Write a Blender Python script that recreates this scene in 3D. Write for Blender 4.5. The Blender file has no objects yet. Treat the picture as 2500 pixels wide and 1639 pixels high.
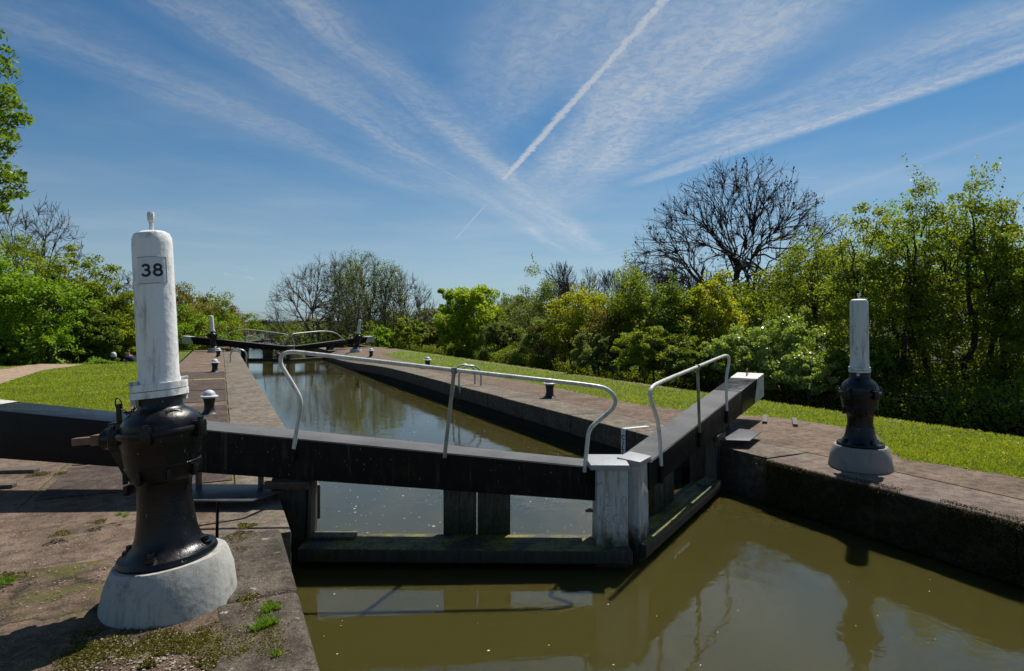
import bpy, bmesh, math, random
import numpy as np
from mathutils import Vector, Matrix
R = math.radians
# ------------------------------------------------------------------ calibration
TH, H, F, HV = R(26.1), 1.65, 1450.0, 790.0      # heading off the lock axis, eye height, focal length in px, horizon row
SUN_AZ, SUN_EL = 31.0, 57.0                       # degrees right of the heading, elevation
def Wd(x, d, z=0.0):                              # camera-side metres -> world (Y runs along the lock)
    return Vector((x*math.cos(TH)+d*math.sin(TH), -x*math.sin(TH)+d*math.cos(TH), z))
def G(u, v, z=0.0):                               # point at height z seen at photo pixel u, v
    d = (H-z)*F/(v-HV); return Wd((u-1250)*d/F, d, z)
def PD(u, d, z=0.0): return Wd((u-1250)*d/F, d, z)
def ZV(v, d): return H-(v-HV)*d/F
def PV(u, v, d): return Wd((u-1250)*d/F, d, ZV(v, d))

S = bpy.context.scene
cd = bpy.data.cameras.new('camera'); cam = bpy.data.objects.new('camera', cd); S.collection.objects.link(cam)
cam.location = (0, 0, H); cam.rotation_euler = (R(90), 0, -TH)
cd.sensor_width = 36; cd.lens = F/2500*36; cd.shift_y = -(819.5-HV)/2500; cd.clip_end = 9000; cd.clip_start = .05
S.camera = cam
S.view_settings.view_transform = 'Standard'; S.view_settings.look = 'None'
S.view_settings.exposure = 0.38; S.view_settings.gamma = 1
S.render.resolution_x = 1024; S.render.resolution_y = 671

# ------------------------------------------------------------------ node helper
class N:
    def __init__(s, nt): s.nt = nt; s.n = nt.nodes; s.l = nt.links
    def put(s, sock, v):
        if v is None: return
        if isinstance(v, bpy.types.NodeSocket): s.l.new(v, sock)
        elif isinstance(v, (tuple, list, Vector)):
            v = tuple(v)
            if sock.type == 'RGBA' and len(v) == 3: v = v+(1,)
            sock.default_value = v
        else:
            sock.default_value = (v, v, v) if sock.type == 'VECTOR' else ((v, v, v, 1) if sock.type == 'RGBA' else v)
    def m(s, op, a=None, b=None, c=None, clamp=False):
        n = s.n.new('ShaderNodeMath'); n.operation = op; n.use_clamp = clamp
        for i, v in enumerate((a, b, c)): s.put(n.inputs[i], v)
        return n.outputs[0]
    def v(s, op, a=None, b=None, sc=None):
        n = s.n.new('ShaderNodeVectorMath'); n.operation = op
        s.put(n.inputs[0], a); s.put(n.inputs[1], b)
        if sc is not None: s.put(n.inputs['Scale'], sc)
        return n.outputs['Value'] if op in ('DOT_PRODUCT', 'LENGTH') else n.outputs[0]
    def mix(s, f, a, b, blend='MIX'):
        n = s.n.new('ShaderNodeMix'); n.data_type = 'RGBA'; n.blend_type = blend
        s.put(n.inputs[0], f); s.put(n.inputs[6], a); s.put(n.inputs[7], b); return n.outputs[2]
    def ramp(s, f, lo, hi, a=0.0, b=1.0, smooth=True):
        n = s.n.new('ShaderNodeMapRange'); n.interpolation_type = 'SMOOTHSTEP' if smooth else 'LINEAR'; n.clamp = True
        s.put(n.inputs[0], f); s.put(n.inputs[1], lo); s.put(n.inputs[2], hi); s.put(n.inputs[3], a); s.put(n.inputs[4], b)
        return n.outputs[0]
    def noise(s, vec, scale, detail=4, rough=.6, dist=0):
        n = s.n.new('ShaderNodeTexNoise'); s.put(n.inputs['Vector'], vec); n.inputs['Scale'].default_value = scale
        n.inputs['Detail'].default_value = detail; n.inputs['Roughness'].default_value = rough; n.inputs['Distortion'].default_value = dist
        return n.outputs[0]
    def vor(s, vec, scale, out='Distance', feature='F1', rnd=1):
        n = s.n.new('ShaderNodeTexVoronoi'); n.feature = feature; s.put(n.inputs['Vector'], vec); n.inputs['Scale'].default_value = scale
        n.inputs['Randomness'].default_value = rnd; return n.outputs[out]
    def sep(s, vec):
        n = s.n.new('ShaderNodeSeparateXYZ'); s.put(n.inputs[0], vec); return n.outputs
    def comb(s, x, y, z):
        n = s.n.new('ShaderNodeCombineXYZ'); s.put(n.inputs[0], x); s.put(n.inputs[1], y); s.put(n.inputs[2], z); return n.outputs[0]
    def bump(s, h, strength, dist, nrm=None):
        n = s.n.new('ShaderNodeBump'); s.put(n.inputs['Height'], h); n.inputs['Strength'].default_value = strength
        n.inputs['Distance'].default_value = dist
        if nrm is not None: s.put(n.inputs['Normal'], nrm)
        return n.outputs[0]

# ------------------------------------------------------------------ sky
w = bpy.data.worlds.new('World'); S.world = w; w.use_nodes = True
nt = w.node_tree; nt.nodes.clear(); q = N(nt)
sky = nt.nodes.new('ShaderNodeTexSky'); sky.sky_type = 'NISHITA'; sky.sun_disc = False
sky.sun_elevation = R(SUN_EL); sky.sun_rotation = TH+R(SUN_AZ)
sky.air_density = 1.0; sky.dust_density = .55; sky.ozone_density = 3.2; sky.altitude = 60
tc = nt.nodes.new('ShaderNodeTexCoord').outputs['Generated']
sx, sy, sz = q.sep(tc)[:3]
zc = q.m('MAXIMUM', sz, .012)
px, py = q.m('DIVIDE', sx, zc), q.m('DIVIDE', sy, zc)
P = q.comb(px, py, 0)
def pl(u, v):                                     # photo direction -> point of a flat cloud layer
    a = Wd((u-1250)/F, 1, (HV-v)/F); return a.x/a.z, a.y/a.z
warp = q.m('SUBTRACT', q.noise(P, .9, 5, .6), .5)
def line_coords(u1, v1, u2, v2):
    a, b = pl(u1, v1), pl(u2, v2); L = math.hypot(b[0]-a[0], b[1]-a[1])
    t = ((b[0]-a[0])/L, (b[1]-a[1])/L)
    rel = q.v('SUBTRACT', P, (a[0], a[1], 0))
    return q.v('DOT_PRODUCT', rel, (t[0], t[1], 0)), q.v('DOT_PRODUCT', rel, (-t[1], t[0], 0)), L
D_ = 2500/2380
def band(p1, p2, hw, amt, soft=1.0, warpk=.25, streak=2.0, along=(None, None), skew=0):
    s_, t_, L = line_coords(p1[0]*D_, p1[1]*D_, p2[0]*D_, p2[1]*D_)
    t_ = q.m('ADD', t_, q.m('MULTIPLY', warp, warpk))
    e = q.m('DIVIDE', q.m('ABSOLUTE', t_), hw)
    g = q.ramp(e, 1.0-soft, 1.0, 1, 0)
    tx = q.noise(q.comb(q.m('MULTIPLY', s_, .35), q.m('MULTIPLY', t_, streak), 7.3+skew), 2.2, 6, .62, .2)
    g = q.m('MULTIPLY', g, q.ramp(tx, .30, .72, .25, 1))
    if along[0] is not None: g = q.m('MULTIPLY', g, q.ramp(s_, along[0][0]*L, along[0][1]*L))
    if along[1] is not None: g = q.m('MULTIPLY', g, q.ramp(s_, along[1][0]*L, along[1][1]*L, 1, 0))
    return q.m('MULTIPLY', g, amt)
FA = ((0, .08), (.62, 1.0))
bands = [band((640, 0), (1400, 600), .34, .46, 1, .30, 2.5, (None, (.72, 1.02))),
         band((390, 0), (1340, 600), .22, .36, 1, .24, 3, (None, (.75, 1.05)), skew=3),
         band((60, 60), (1100, 480), .40, .26, 1, .3, 2, (None, (.7, 1.1)), skew=5),
         band((1300, 0), (1100, 330), .32, .38, 1, .40, 1.5, (None, (.5, 1.1)), skew=9),
         band((1790, 0), (1280, 430), .46, .62, 1, .40, 1.6, (None, (.72, 1.15)), skew=11),
         band((1560, 60), (1300, 500), .50, .34, 1, .4, 1.5, (None, (.6, 1.1)), skew=12),
         band((2420, 112), (1480, 425), .14, .85, 1, .14, 3, (None, (.8, 1.12)), skew=13),
         band((2420, 40), (1430, 400), .40, .55, 1, .3, 1.8, (None, (.8, 1.1)), skew=15),
         band((2379, 290), (1600, 560), .12, .12, 1, .05, 2, (None, (.7, 1.0)), skew=17)]
cl = bands[0]
for b in bands[1:]: cl = q.m('SUBTRACT', q.m('ADD', cl, b), q.m('MULTIPLY', cl, b))
ripple = q.noise(q.comb(q.m('MULTIPLY', px, 1.0), q.m('MULTIPLY', py, 1.0), 2.0), 17, 6, .72, .8)
cl = q.m('MULTIPLY', cl, q.ramp(ripple, .34, .64, .62, 1.12))
veil = q.m('MULTIPLY', q.ramp(q.noise(P, .55, 5, .55), .38, .75), .16)
cl = q.m('ADD', cl, veil)
def trail(p1, p2, hw, amt, s0, s1, rough=.4):
    s_, t_, L = line_coords(p1[0]*D_, p1[1]*D_, p2[0]*D_, p2[1]*D_)
    wob = q.m('MULTIPLY', q.m('SUBTRACT', q.noise(q.comb(s_, t_, 1.7), 22, 4, .7), .5), hw*rough*3)
    e = q.m('DIVIDE', q.m('ABSOLUTE', q.m('ADD', t_, wob)), hw)
    g = q.ramp(e, .15, 1.15, 1, 0)
    g = q.m('MULTIPLY', g, q.ramp(s_, (s0-.02)*L, (s0+.02)*L)); g = q.m('MULTIPLY', g, q.ramp(s_, (s1-.02)*L, (s1+.03)*L, 1, 0))
    puff = q.noise(q.comb(s_, q.m('MULTIPLY', t_, 3), 4), 40, 3, .6)
    return q.m('MULTIPLY', q.m('MULTIPLY', g, q.ramp(puff, .25, .6, .7, 1)), amt)
trails = [trail((1545, 0), (1170, 418), .031, .95, -.3, 1.0, .6), trail((1130, 475), (1060, 555), .016, .42, -.02, 1.0),
          trail((1285, 310), (1303, 505), .006, .40, 0, 1.0, .1), trail((1395, 592), (1500, 570), .02, .35, 0, 1, .2),
          trail((1830, 412), (1905, 414), .02, .3, 0, 1, .2), trail((420, 533), (730, 600), .012, .22, 0, 1, .2)]
cl = q.m('MINIMUM', q.m('MULTIPLY', cl, 1.3), .85)
for t in trails: cl = q.m('MAXIMUM', cl, t)
cl = q.m('MULTIPLY', cl, q.ramp(sz, .03, .16))
# a few small fair-weather clouds low over the far end of the canal
az = q.v('DOT_PRODUCT', tc, Wd((635-1250)/F, 1, 0).normalized())
cum = q.noise(q.v('MULTIPLY', tc, (1, 1, 4.5)), 34, 6, .65)
cum = q.m('MULTIPLY', q.ramp(cum, .57, .66), q.m('MULTIPLY', q.ramp(az, .985, .998), q.m('MULTIPLY', q.ramp(sz, .02, .04), q.ramp(sz, .07, .10, 1, 0))))
cl = q.m('MAXIMUM', cl, q.m('MULTIPLY', cum, .28))
hz_ = q.ramp(sz, 0, .28, 1, 0)
skyc = q.mix(1.0, sky.outputs[0], (0.42, .88, 1.10), 'MULTIPLY')
lum = q.v('DOT_PRODUCT', sky.outputs[0], (.25, .5, .25))
skyc = q.mix(q.m('MULTIPLY', q.ramp(sz, 0, .36, 1, 0), .62), skyc, q.v('SCALE', (.84, .98, 1.10), None, q.m('ADD', q.m('MULTIPLY', lum, .8), 3.2)))
cc = q.v('SCALE', (.88, .97, 1.08), None, q.m('ADD', q.m('MULTIPLY', lum, 1.05), 3.4))
col = q.mix(cl, skyc, cc)
bg = nt.nodes.new('ShaderNodeBackground'); q.put(bg.inputs[0], col); bg.inputs[1].default_value = .054
out = nt.nodes.new('ShaderNodeOutputWorld'); q.l.new(bg.outputs[0], out.inputs[0])
w.cycles.sampling_method = 'MANUAL'; w.cycles.sample_map_resolution = 512

# ------------------------------------------------------------------ sun
sd = bpy.data.lights.new('sun', 'SUN'); sd.energy = 5.0; sd.angle = R(.5); sd.color = (1, .95, .86)
sun = bpy.data.objects.new('sun', sd); S.collection.objects.link(sun)
sdir = Wd(math.sin(R(SUN_AZ))*math.cos(R(SUN_EL)), math.cos(R(SUN_AZ))*math.cos(R(SUN_EL)), math.sin(R(SUN_EL)))
sun.rotation_euler = sdir.to_track_quat('Z', 'Y').to_euler(); sun.location = sdir*60

# ------------------------------------------------------------------ materials
def newmat(name):
    m = bpy.data.materials.new(name); m.use_nodes = True; t = m.node_tree; t.nodes.clear(); q = N(t)
    b = t.nodes.new('ShaderNodeBsdfPrincipled'); o = t.nodes.new('ShaderNodeOutputMaterial'); q.l.new(b.outputs[0], o.inputs[0])
    c = t.nodes.new('ShaderNodeTexCoord').outputs['Object']
    return m, q, b, o, c
def geo(q, k): return q.n.new('ShaderNodeNewGeometry').outputs[k]
M = {}
def m_simple(key, ca, cb, sc=3, rough=.8, bump=.2, bsc=40, spk=None, spec=.4, bd=.004):
    m, q, b, o, c = newmat(key)
    n1 = q.noise(c, sc, 6, .65)
    col = q.mix(q.ramp(n1, .3, .7), ca, cb)
    if spk: col = q.mix(q.ramp(q.noise(c, spk[0], 3, .7), spk[1], spk[1]+.1), col, spk[2])
    q.put(b.inputs['Base Color'], col); b.inputs['Roughness'].default_value = rough; b.inputs['Specular IOR Level'].default_value = spec
    q.put(b.inputs['Normal'], q.bump(q.noise(c, bsc, 5, .7), bump, bd)); M[key] = m; return m
def m_white(key, base=(.68, .69, .70), grime=.5, rust=.5, rough=.45, moss=0):
    m, q, b, o, c = newmat(key)
    x, y, z = q.sep(c)[:3]
    st = q.noise(q.comb(x, y, q.m('MULTIPLY', z, .12)), 22, 5, .7)
    bl = q.noise(c, 7, 7, .72)
    fine = q.noise(c, 90, 3, .7)
    col = q.mix(q.m('MULTIPLY', q.ramp(st, .48, .72), grime), base, (.22, .21, .19))
    col = q.mix(q.m('MULTIPLY', q.ramp(bl, .50, .76), grime*1.3), col, (.16, .155, .13))
    col = q.mix(q.m('MULTIPLY', q.ramp(fine, .60, .72), .55*grime), col, (.07, .07, .065))
    chips = q.noise(q.v('ADD', c, (3, 1, 2)), 11, 8, .78)
    col = q.mix(q.ramp(chips, .735-.08*rust, .75-.07*rust), col, (.16, .07, .03))
    if moss:
        col = q.mix(q.m('MULTIPLY', q.ramp(q.noise(q.comb(x, y, q.m('MULTIPLY', z, .3)), 14, 5, .7), .45, .62), moss), col, (.10, .10, .025))
    q.put(b.inputs['Base Color'], col); b.inputs['Roughness'].default_value = rough
    h = q.m('ADD', q.noise(c, 16, 6, .7), q.m('MULTIPLY', q.vor(c, 26), .35))
    q.put(b.inputs['Normal'], q.bump(h, .55, .006)); M[key] = m
def m_black(key, base=(.003, .003, .004), rough=.19, specks=.8, dirt=.5, rb=(.007, .005, .0035), spec=.38, streak=0):
    m, q, b, o, c = newmat(key)
    x, y, z = q.sep(c)[:3]
    bl = q.noise(c, 5, 7, .7)
    col = q.mix(q.m('MULTIPLY', q.ramp(bl, .45, .7), dirt), base, rb)
    sp = q.noise(q.comb(x, y, q.m('MULTIPLY', z, .55)), 75, 2, .5)
    sp = q.m('MULTIPLY', q.ramp(sp, .715, .735), q.ramp(q.noise(c, 4, 3, .5), .45, .6))
    col = q.mix(q.m('MULTIPLY', sp, specks), col, (.5, .5, .48))
    if streak:
        sk = q.noise(q.comb(x, y, q.m('MULTIPLY', z, .10)), 15, 6, .75); col = q.mix(q.m('MULTIPLY', q.ramp(sk, .54, .72), streak), col, (.075, .068, .042))
        ch = q.noise(c, 24, 7, .8); col = q.mix(q.m('MULTIPLY', q.ramp(ch, .655, .675), .7), col, (.11, .10, .08))
    q.put(b.inputs['Base Color'], col); q.put(b.inputs['Roughness'], q.ramp(bl, .3, .75, rough, rough+.3)); b.inputs['Specular IOR Level'].default_value = spec
    h = q.m('ADD', q.noise(c, 14, 6, .75), q.m('MULTIPLY', q.noise(c, 70, 3, .6), .3))
    q.put(b.inputs['Normal'], q.bump(h, .6, .006)); M[key] = m
def m_timber(key, base, dark, moss=(.035, .045, .008), zlo=-.55, zhi=0.1, mossk=1.0, rough=.75, topmoss=0, rust=0):
    m, q, b, o, c = newmat(key)
    p = geo(q, 'Position'); x, y, z = q.sep(p)[:3]
    st = q.noise(q.comb(q.m('MULTIPLY', x, 1), q.m('MULTIPLY', y, 1), q.m('MULTIPLY', z, .12)), 26, 5, .7)
    bl = q.noise(p, 4, 6, .7)
    col = q.mix(q.ramp(st, .3, .7), base, dark); col = q.mix(q.m('MULTIPLY', q.ramp(bl, .5, .7), .6), col, dark)
    sp = q.ramp(q.noise(p, 60, 2, .6), .70, .73); col = q.mix(q.m('MULTIPLY', sp, .35), col, (.35, .34, .3))
    if rust:
        ru = q.noise(q.comb(x, y, q.m('MULTIPLY', z, .18)), 13, 4, .6); col = q.mix(q.m('MULTIPLY', q.ramp(ru, .52, .68), .7), col, (.26, .17, .08))
        pk = q.noise(p, 9, 9, .82); col = q.mix(q.m('MULTIPLY', q.ramp(pk, .56, .66), .75), col, (.07, .055, .04))
    f = q.ramp(q.m('ADD', z, q.m('MULTIPLY', q.m('SUBTRACT', q.noise(p, 9, 5, .7), .5), .5)), zlo, zhi, 1, 0)
    f = q.m('MULTIPLY', f, mossk)
    mc = q.mix(q.ramp(q.noise(p, 38, 4, .7), .35, .65), tuple(.3*v for v in moss), moss)
    col = q.mix(f, col, mc)
    if topmoss:
        nz = q.sep(geo(q, 'Normal'))[2]
        t = q.m('MULTIPLY', q.ramp(nz, .5, .8), q.ramp(q.noise(p, 3.2, 6, .7), .42, .56)); t = q.m('MULTIPLY', t, topmoss)
        col = q.mix(t, col, q.mix(q.ramp(q.noise(p, 50, 4, .7), .35, .6), (.03, .04, .006), (.17, .16, .018)))
    q.put(b.inputs['Base Color'], col); b.inputs['Roughness'].default_value = rough
    h = q.m('ADD', q.m('MULTIPLY', st, .8), q.m('ADD', q.noise(p, 45, 5, .75), q.m('MULTIPLY', f, q.noise(p, 80, 3, .8))))
    q.put(b.inputs['Normal'], q.bump(h, .7, .008)); M[key] = m
def m_stone(key, ca, cb, cc=None, lichen=.5, rough=.9, sc=2.0, mossy=0, course=None, bump=.8, crack=0):
    m, q, b, o, c = newmat(key)
    p = geo(q, 'Position')
    n1 = q.noise(p, sc, 7, .68); n2 = q.noise(p, 120, 3, .8); n3 = q.noise(p, 34, 5, .75)
    col = q.mix(q.ramp(n1, .32, .68), ca, cb)
    col = q.mix(q.m('MULTIPLY', q.ramp(n2, .45, .62), .55), col, tuple(v*.35 for v in ca))
    col = q.mix(q.m('MULTIPLY', q.ramp(n2, .58, .38), 0), col, cb)
    col = q.mix(q.m('MULTIPLY', q.ramp(q.noise(q.v('ADD', p, (5, 5, 5)), 95, 2, .7), .60, .68), .6), col, cc or tuple(min(1, v*1.9) for v in cb))
    li = q.m('MULTIPLY', q.ramp(q.vor(q.v('ADD', p, q.v('SCALE', q.comb(n3, n1, n3), None, .22)), 6.5), .17, .11), q.ramp(q.noise(p, 1.7, 3, .5), .5, .58))
    li2 = q.m('MULTIPLY', q.ramp(n3, .64, .68), q.ramp(n1, .4, .6))
    col = q.mix(q.m('MULTIPLY', q.m('MAXIMUM', li, li2), lichen), col, (.42, .41, .35))
    mid = q.noise(p, 9, 6, .75); col = q.mix(q.m('MULTIPLY', q.ramp(mid, .48, .60), .62), col, tuple(v*.42 for v in ca)); col = q.mix(q.m('MULTIPLY', q.ramp(mid, .46, .34), .35), col, tuple(min(1, v*1.35) for v in cb)); col = q.mix(q.m('MULTIPLY', q.ramp(q.noise(q.v('ADD', p, (7, 3, 0)), 1.1, 5, .7), .5, .66), .45), col, tuple(v*.5 for v in ca))
    pit = q.noise(p, 58, 3, .75); col = q.mix(q.m('MULTIPLY', q.ramp(pit, .55, .62), .55), col, tuple(v*.3 for v in ca))
    if crack:
        ce = q.vor(q.v('ADD', p, q.v('SCALE', q.comb(n3, mid, 0), None, .35)), crack, 'Distance', 'DISTANCE_TO_EDGE'); col = q.mix(q.m('MULTIPLY', q.ramp(ce, .022, .006), .85), col, (.02, .017, .012))
    nz = q.sep(geo(q, 'Normal'))[2]
    if mossy:
        up = q.m('MULTIPLY', q.ramp(q.noise(q.v('ADD', p, (2, 9, 0)), 2.3, 6, .72), .50, .62), mossy)
        col = q.mix(up, col, q.mix(n3, (.02, .028, .006), (.15, .13, .03)))
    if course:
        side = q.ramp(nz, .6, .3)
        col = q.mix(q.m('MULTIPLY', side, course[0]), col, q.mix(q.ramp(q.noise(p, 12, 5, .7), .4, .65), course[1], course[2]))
    q.put(b.inputs['Base Color'], col); b.inputs['Roughness'].default_value = rough; b.inputs['Specular IOR Level'].default_value = .25
    h = q.m('ADD', q.m('MULTIPLY', n3, 1.0), q.m('ADD', q.m('MULTIPLY', n2, .5), q.m('MULTIPLY', pit, -.8)))
    q.put(b.inputs['Normal'], q.bump(h, bump, .012)); M[key] = m
def m_leaf(key, ca, cb, trans=.5, rough=.5, k=1.0):
    m, q, b, o, c = newmat(key)
    r = geo(q, 'Random Per Island')
    n = q.noise(geo(q, 'Position'), .9, 3, .6)
    f = q.m('ADD', q.m('MULTIPLY', r, .65), q.m('MULTIPLY', q.ramp(n, .3, .7), .45), clamp=True)
    col = q.mix(f, ca, cb)
    q.put(b.inputs['Base Color'], col); b.inputs['Roughness'].default_value = rough; b.inputs['Specular IOR Level'].default_value = .35
    t = q.n.new('ShaderNodeBsdfTranslucent'); q.put(t.inputs[0], q.mix(1, col, (1.30*k, 1.25*k, .42*k), 'MULTIPLY'))
    ms = q.n.new('ShaderNodeMixShader'); ms.inputs[0].default_value = trans
    q.l.new(b.outputs[0], ms.inputs[1]); q.l.new(t.outputs[0], ms.inputs[2]); q.l.new(ms.outputs[0], o.inputs[0]); M[key] = m

m_white('white_post', (.80, .80, .79), .62, .75); m_white('white_old', (.60, .61, .59), .9, .55, .6); m_white('white_beam', (.50, .49, .46), .8, 1.5, .6)
m_white('white_cap', (.50, .52, .56), .5, .3, .5); m_white('cap_grey', (.27, .275, .29), .5, .3, .5); m_white('white_rail', (.62, .61, .56), .6, .2, .35, moss=.25); m_white('rail_mossy', (.30, .30, .24), .8, .4, .45, moss=.9)
m_white('plinth_white', (.36, .36, .335), .8, -.6, .85); m_white('plinth_grey', (.23, .22, .20), .9, -.6, .9)
m_white('plate', (.66, .68, .71), .22, -.6, .35); m_white('hoop_grey', (.34, .36, .38), .35, -.6, .35)
m_black('black_iron'); m_black('black_iron_plain', specks=.1); m_black('black_timber', (.008, .0074, .0068), .55, .65, .9, (.024, .019, .013), .13, .75)
m_black('black_gloss', (.006, .007, .010), .22, .1, .2, spec=.16); m_black('bollard_black', (.012, .011, .011), .35, .1, .5)
m_simple('digit', (.006, .006, .007), (.012, .012, .013), 5, .35, .05)
m_simple('rust', (.12, .06, .035), (.2, .12, .08), 18, .6, .5, 60); m_simple('rust_dark', (.03, .022, .018), (.08, .045, .03), 18, .6, .5, 60)
m_simple('grip', (.062, .063, .068), (.105, .105, .108), 2.5, .85, .9, 240, (160, .62, (.26, .26, .26)), .4, .004)
m_simple('slate_plate', (.04, .042, .05), (.09, .09, .1), 5, .4, .3, 60)
m_timber('boards', (.13, .115, .085), (.04, .035, .026), zlo=-.34, zhi=0.02)
m_timber('post_wet', (.05, .045, .035), (.012, .011, .009), zlo=-.5, zhi=-.05)
m_timber('walkway', (.045, .040, .030), (.014, .013, .010), zlo=-.62, zhi=-.38, topmoss=.95)
m_timber('walkway_clean', (.085, .078, .06), (.03, .028, .02), zlo=-.62, zhi=-.40, topmoss=.55)
m_timber('mitre_white', (.46, .48, .475), (.37, .36, .33), zlo=-.42, zhi=-.14, rough=.6, rust=1)
m_simple('carved', (.27, .27, .26), (.34, .33, .31), 9, .8, .2)
m_timber('oak_grip', (.10, .085, .07), (.04, .034, .028), mossk=0)
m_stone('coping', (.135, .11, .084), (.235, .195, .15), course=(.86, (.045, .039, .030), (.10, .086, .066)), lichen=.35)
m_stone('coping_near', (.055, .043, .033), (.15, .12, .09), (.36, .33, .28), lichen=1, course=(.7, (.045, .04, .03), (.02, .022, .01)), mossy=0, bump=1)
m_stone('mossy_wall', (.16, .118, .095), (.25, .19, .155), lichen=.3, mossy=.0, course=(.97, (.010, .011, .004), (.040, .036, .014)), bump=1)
m_stone('paving', (.125, .084, .060), (.235, .168, .122), (.45, .37, .31), lichen=.25, bump=1)
m_stone('paving_dark', (.062, .044, .036), (.12, .085, .068), (.28, .23, .19), lichen=.15, bump=1)
m_stone('paving_rough', (.092, .060, .040), (.215, .148, .100), (.45, .38, .3), lichen=.4, mossy=.8, sc=1.4, bump=1, crack=1.1)
m_stone('slab', (.24, .17, .10), (.30, .22, .14), lichen=.1)
m_stone('path', (.32, .22, .15), (.42, .31, .22), lichen=.1)
m_stone('wet_brick', (.028, .026, .02), (.012, .013, .008), lichen=.05, course=(.9, (.02, .019, .014), (.010, .013, .005)))
m_stone('heel_stone', (.10, .09, .07), (.05, .045, .035), lichen=.2, mossy=.5)
m_stone('pebble', (.30, .24, .18), (.5, .43, .35), lichen=.1, sc=30)
def m_grass(key, ca, cb, cc):
    m, q, b, o, c = newmat(key)
    p = geo(q, 'Position'); n = q.noise(p, .7, 4, .6); n2 = q.noise(p, 30, 5, .8)
    x, y, z = q.sep(p)[:3]
    col = q.mix(q.ramp(n, .3, .7), ca, cb); col = q.mix(q.ramp(n2, .36, .66), q.v('SCALE', col, None, .45), col)
    col = q.mix(q.m('MULTIPLY', q.ramp(q.noise(p, 3.1, 5, .7), .60, .75), .45), col, cc)
    q.put(b.inputs['Base Color'], col); b.inputs['Roughness'].default_value = .8; b.inputs['Specular IOR Level'].default_value = .2
    q.put(b.inputs['Normal'], q.bump(q.m('ADD', n2, q.noise(p, 90, 3, .8)), 1, .03)); M[key] = m
m_grass('lawn', (.10, .165, .014), (.17, .23, .022), (.22, .18, .07)); m_grass('field', (.035, .055, .012), (.06, .08, .02), (.09, .075, .04))
m_simple('soil', (.02, .016, .011), (.045, .034, .022), 3, .95, .8, 30)
m_simple('bark', (.045, .038, .028), (.085, .072, .052), 8, .9, .8, 40); m_simple('bark_dark', (.018, .015, .012), (.04, .034, .026), 8, .9, .8, 40)
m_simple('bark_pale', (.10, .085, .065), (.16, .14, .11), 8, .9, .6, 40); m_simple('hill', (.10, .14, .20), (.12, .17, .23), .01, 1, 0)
m_simple('seed', (.018, .010, .010), (.05, .028, .022), 9, .8, .2)
m_leaf('blade', (.135, .20, .016), (.32, .37, .04), .5, .5)
m_leaf('leaf_hawthorn', (.08, .14, .014), (.25, .30, .03), .56); m_leaf('leaf_bright', (.11, .23, .016), (.24, .36, .028), .55)
m_leaf('leaf_dark', (.06, .115, .014), (.16, .22, .03), .55); m_leaf('leaf_willow', (.105, .15, .045), (.21, .26, .09), .5)
m_leaf('leaf_lime', (.20, .31, .016), (.36, .45, .03), .55); m_leaf('leaf_yellow', (.15, .21, .02), (.38, .39, .035), .6)
m_leaf('leaf_brown', (.10, .10, .026), (.24, .21, .055), .5); m_leaf('leaf_bramble', (.17, .27, .055), (.40, .48, .17), .4, .30)
m_leaf('leaf_maple', (.08, .15, .010), (.17, .25, .016), .5, .45); m_leaf('leaf_ivy', (.012, .024, .007), (.03, .05, .012), .2, .35)
m_leaf('moss_leaf', (.05, .045, .008), (.17, .15, .02), .3); m_leaf('moss_dark', (.016, .016, .005), (.085, .07, .016), .2, .8); m_leaf('leaf_nettle', (.08, .17, .016), (.17, .28, .04), .5)
m_simple('skin_tone', (.42, .24, .16), (.46, .27, .18), 9, .55, .05); m_simple('hair', (.012, .010, .009), (.02, .016, .014), 30, .5, .4, 200)
m_simple('shirt', (.012, .016, .035), (.018, .022, .05), 12, .85, .2, 90); m_simple('trousers', (.05, .055, .07), (.07, .075, .09), 12, .85, .2, 90)
m_simple('foam', (.55, .53, .45), (.65, .62, .52), 30, .7, .1); m_simple('wire', (.10, .11, .12), (.12, .12, .13), 1, .5, 0)
def m_water(key, base, bs=.06):
    m, q, b, o, c = newmat(key)
    p = geo(q, 'Position'); x, y, z = q.sep(p)[:3]
    n = q.noise(p, .35, 3, .5)
    q.put(b.inputs['Base Color'], q.mix(n, base, tuple(v*.78 for v in base)))
    b.inputs['Roughness'].default_value = .015; b.inputs['IOR'].default_value = 1.58
    b.inputs['Subsurface Weight'].default_value = 1; b.inputs['Subsurface Radius'].default_value = (1, .9, .5); b.inputs['Subsurface Scale'].default_value = .35
    h = q.m('ADD', q.noise(p, 5.0, 3, .5), q.m('MULTIPLY', q.noise(p, 1.2, 2, .5), 1.2)); h = q.m('ADD', h, q.m('MULTIPLY', q.noise(q.v('MULTIPLY', p, (1, 1.6, 1)), 17, 2, .5), .22))
    calm = q.ramp(q.noise(p, .5, 2, .5), .35, .65, .45, 1)
    q.put(b.inputs['Normal'], q.bump(q.m('MULTIPLY', h, calm), bs, .05)); M[key] = m
m_water('water', (.056, .049, .0125)); m_water('water_dark', (.02, .02, .008)); m_water('water_far', (.06, .055, .02), .3)

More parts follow.
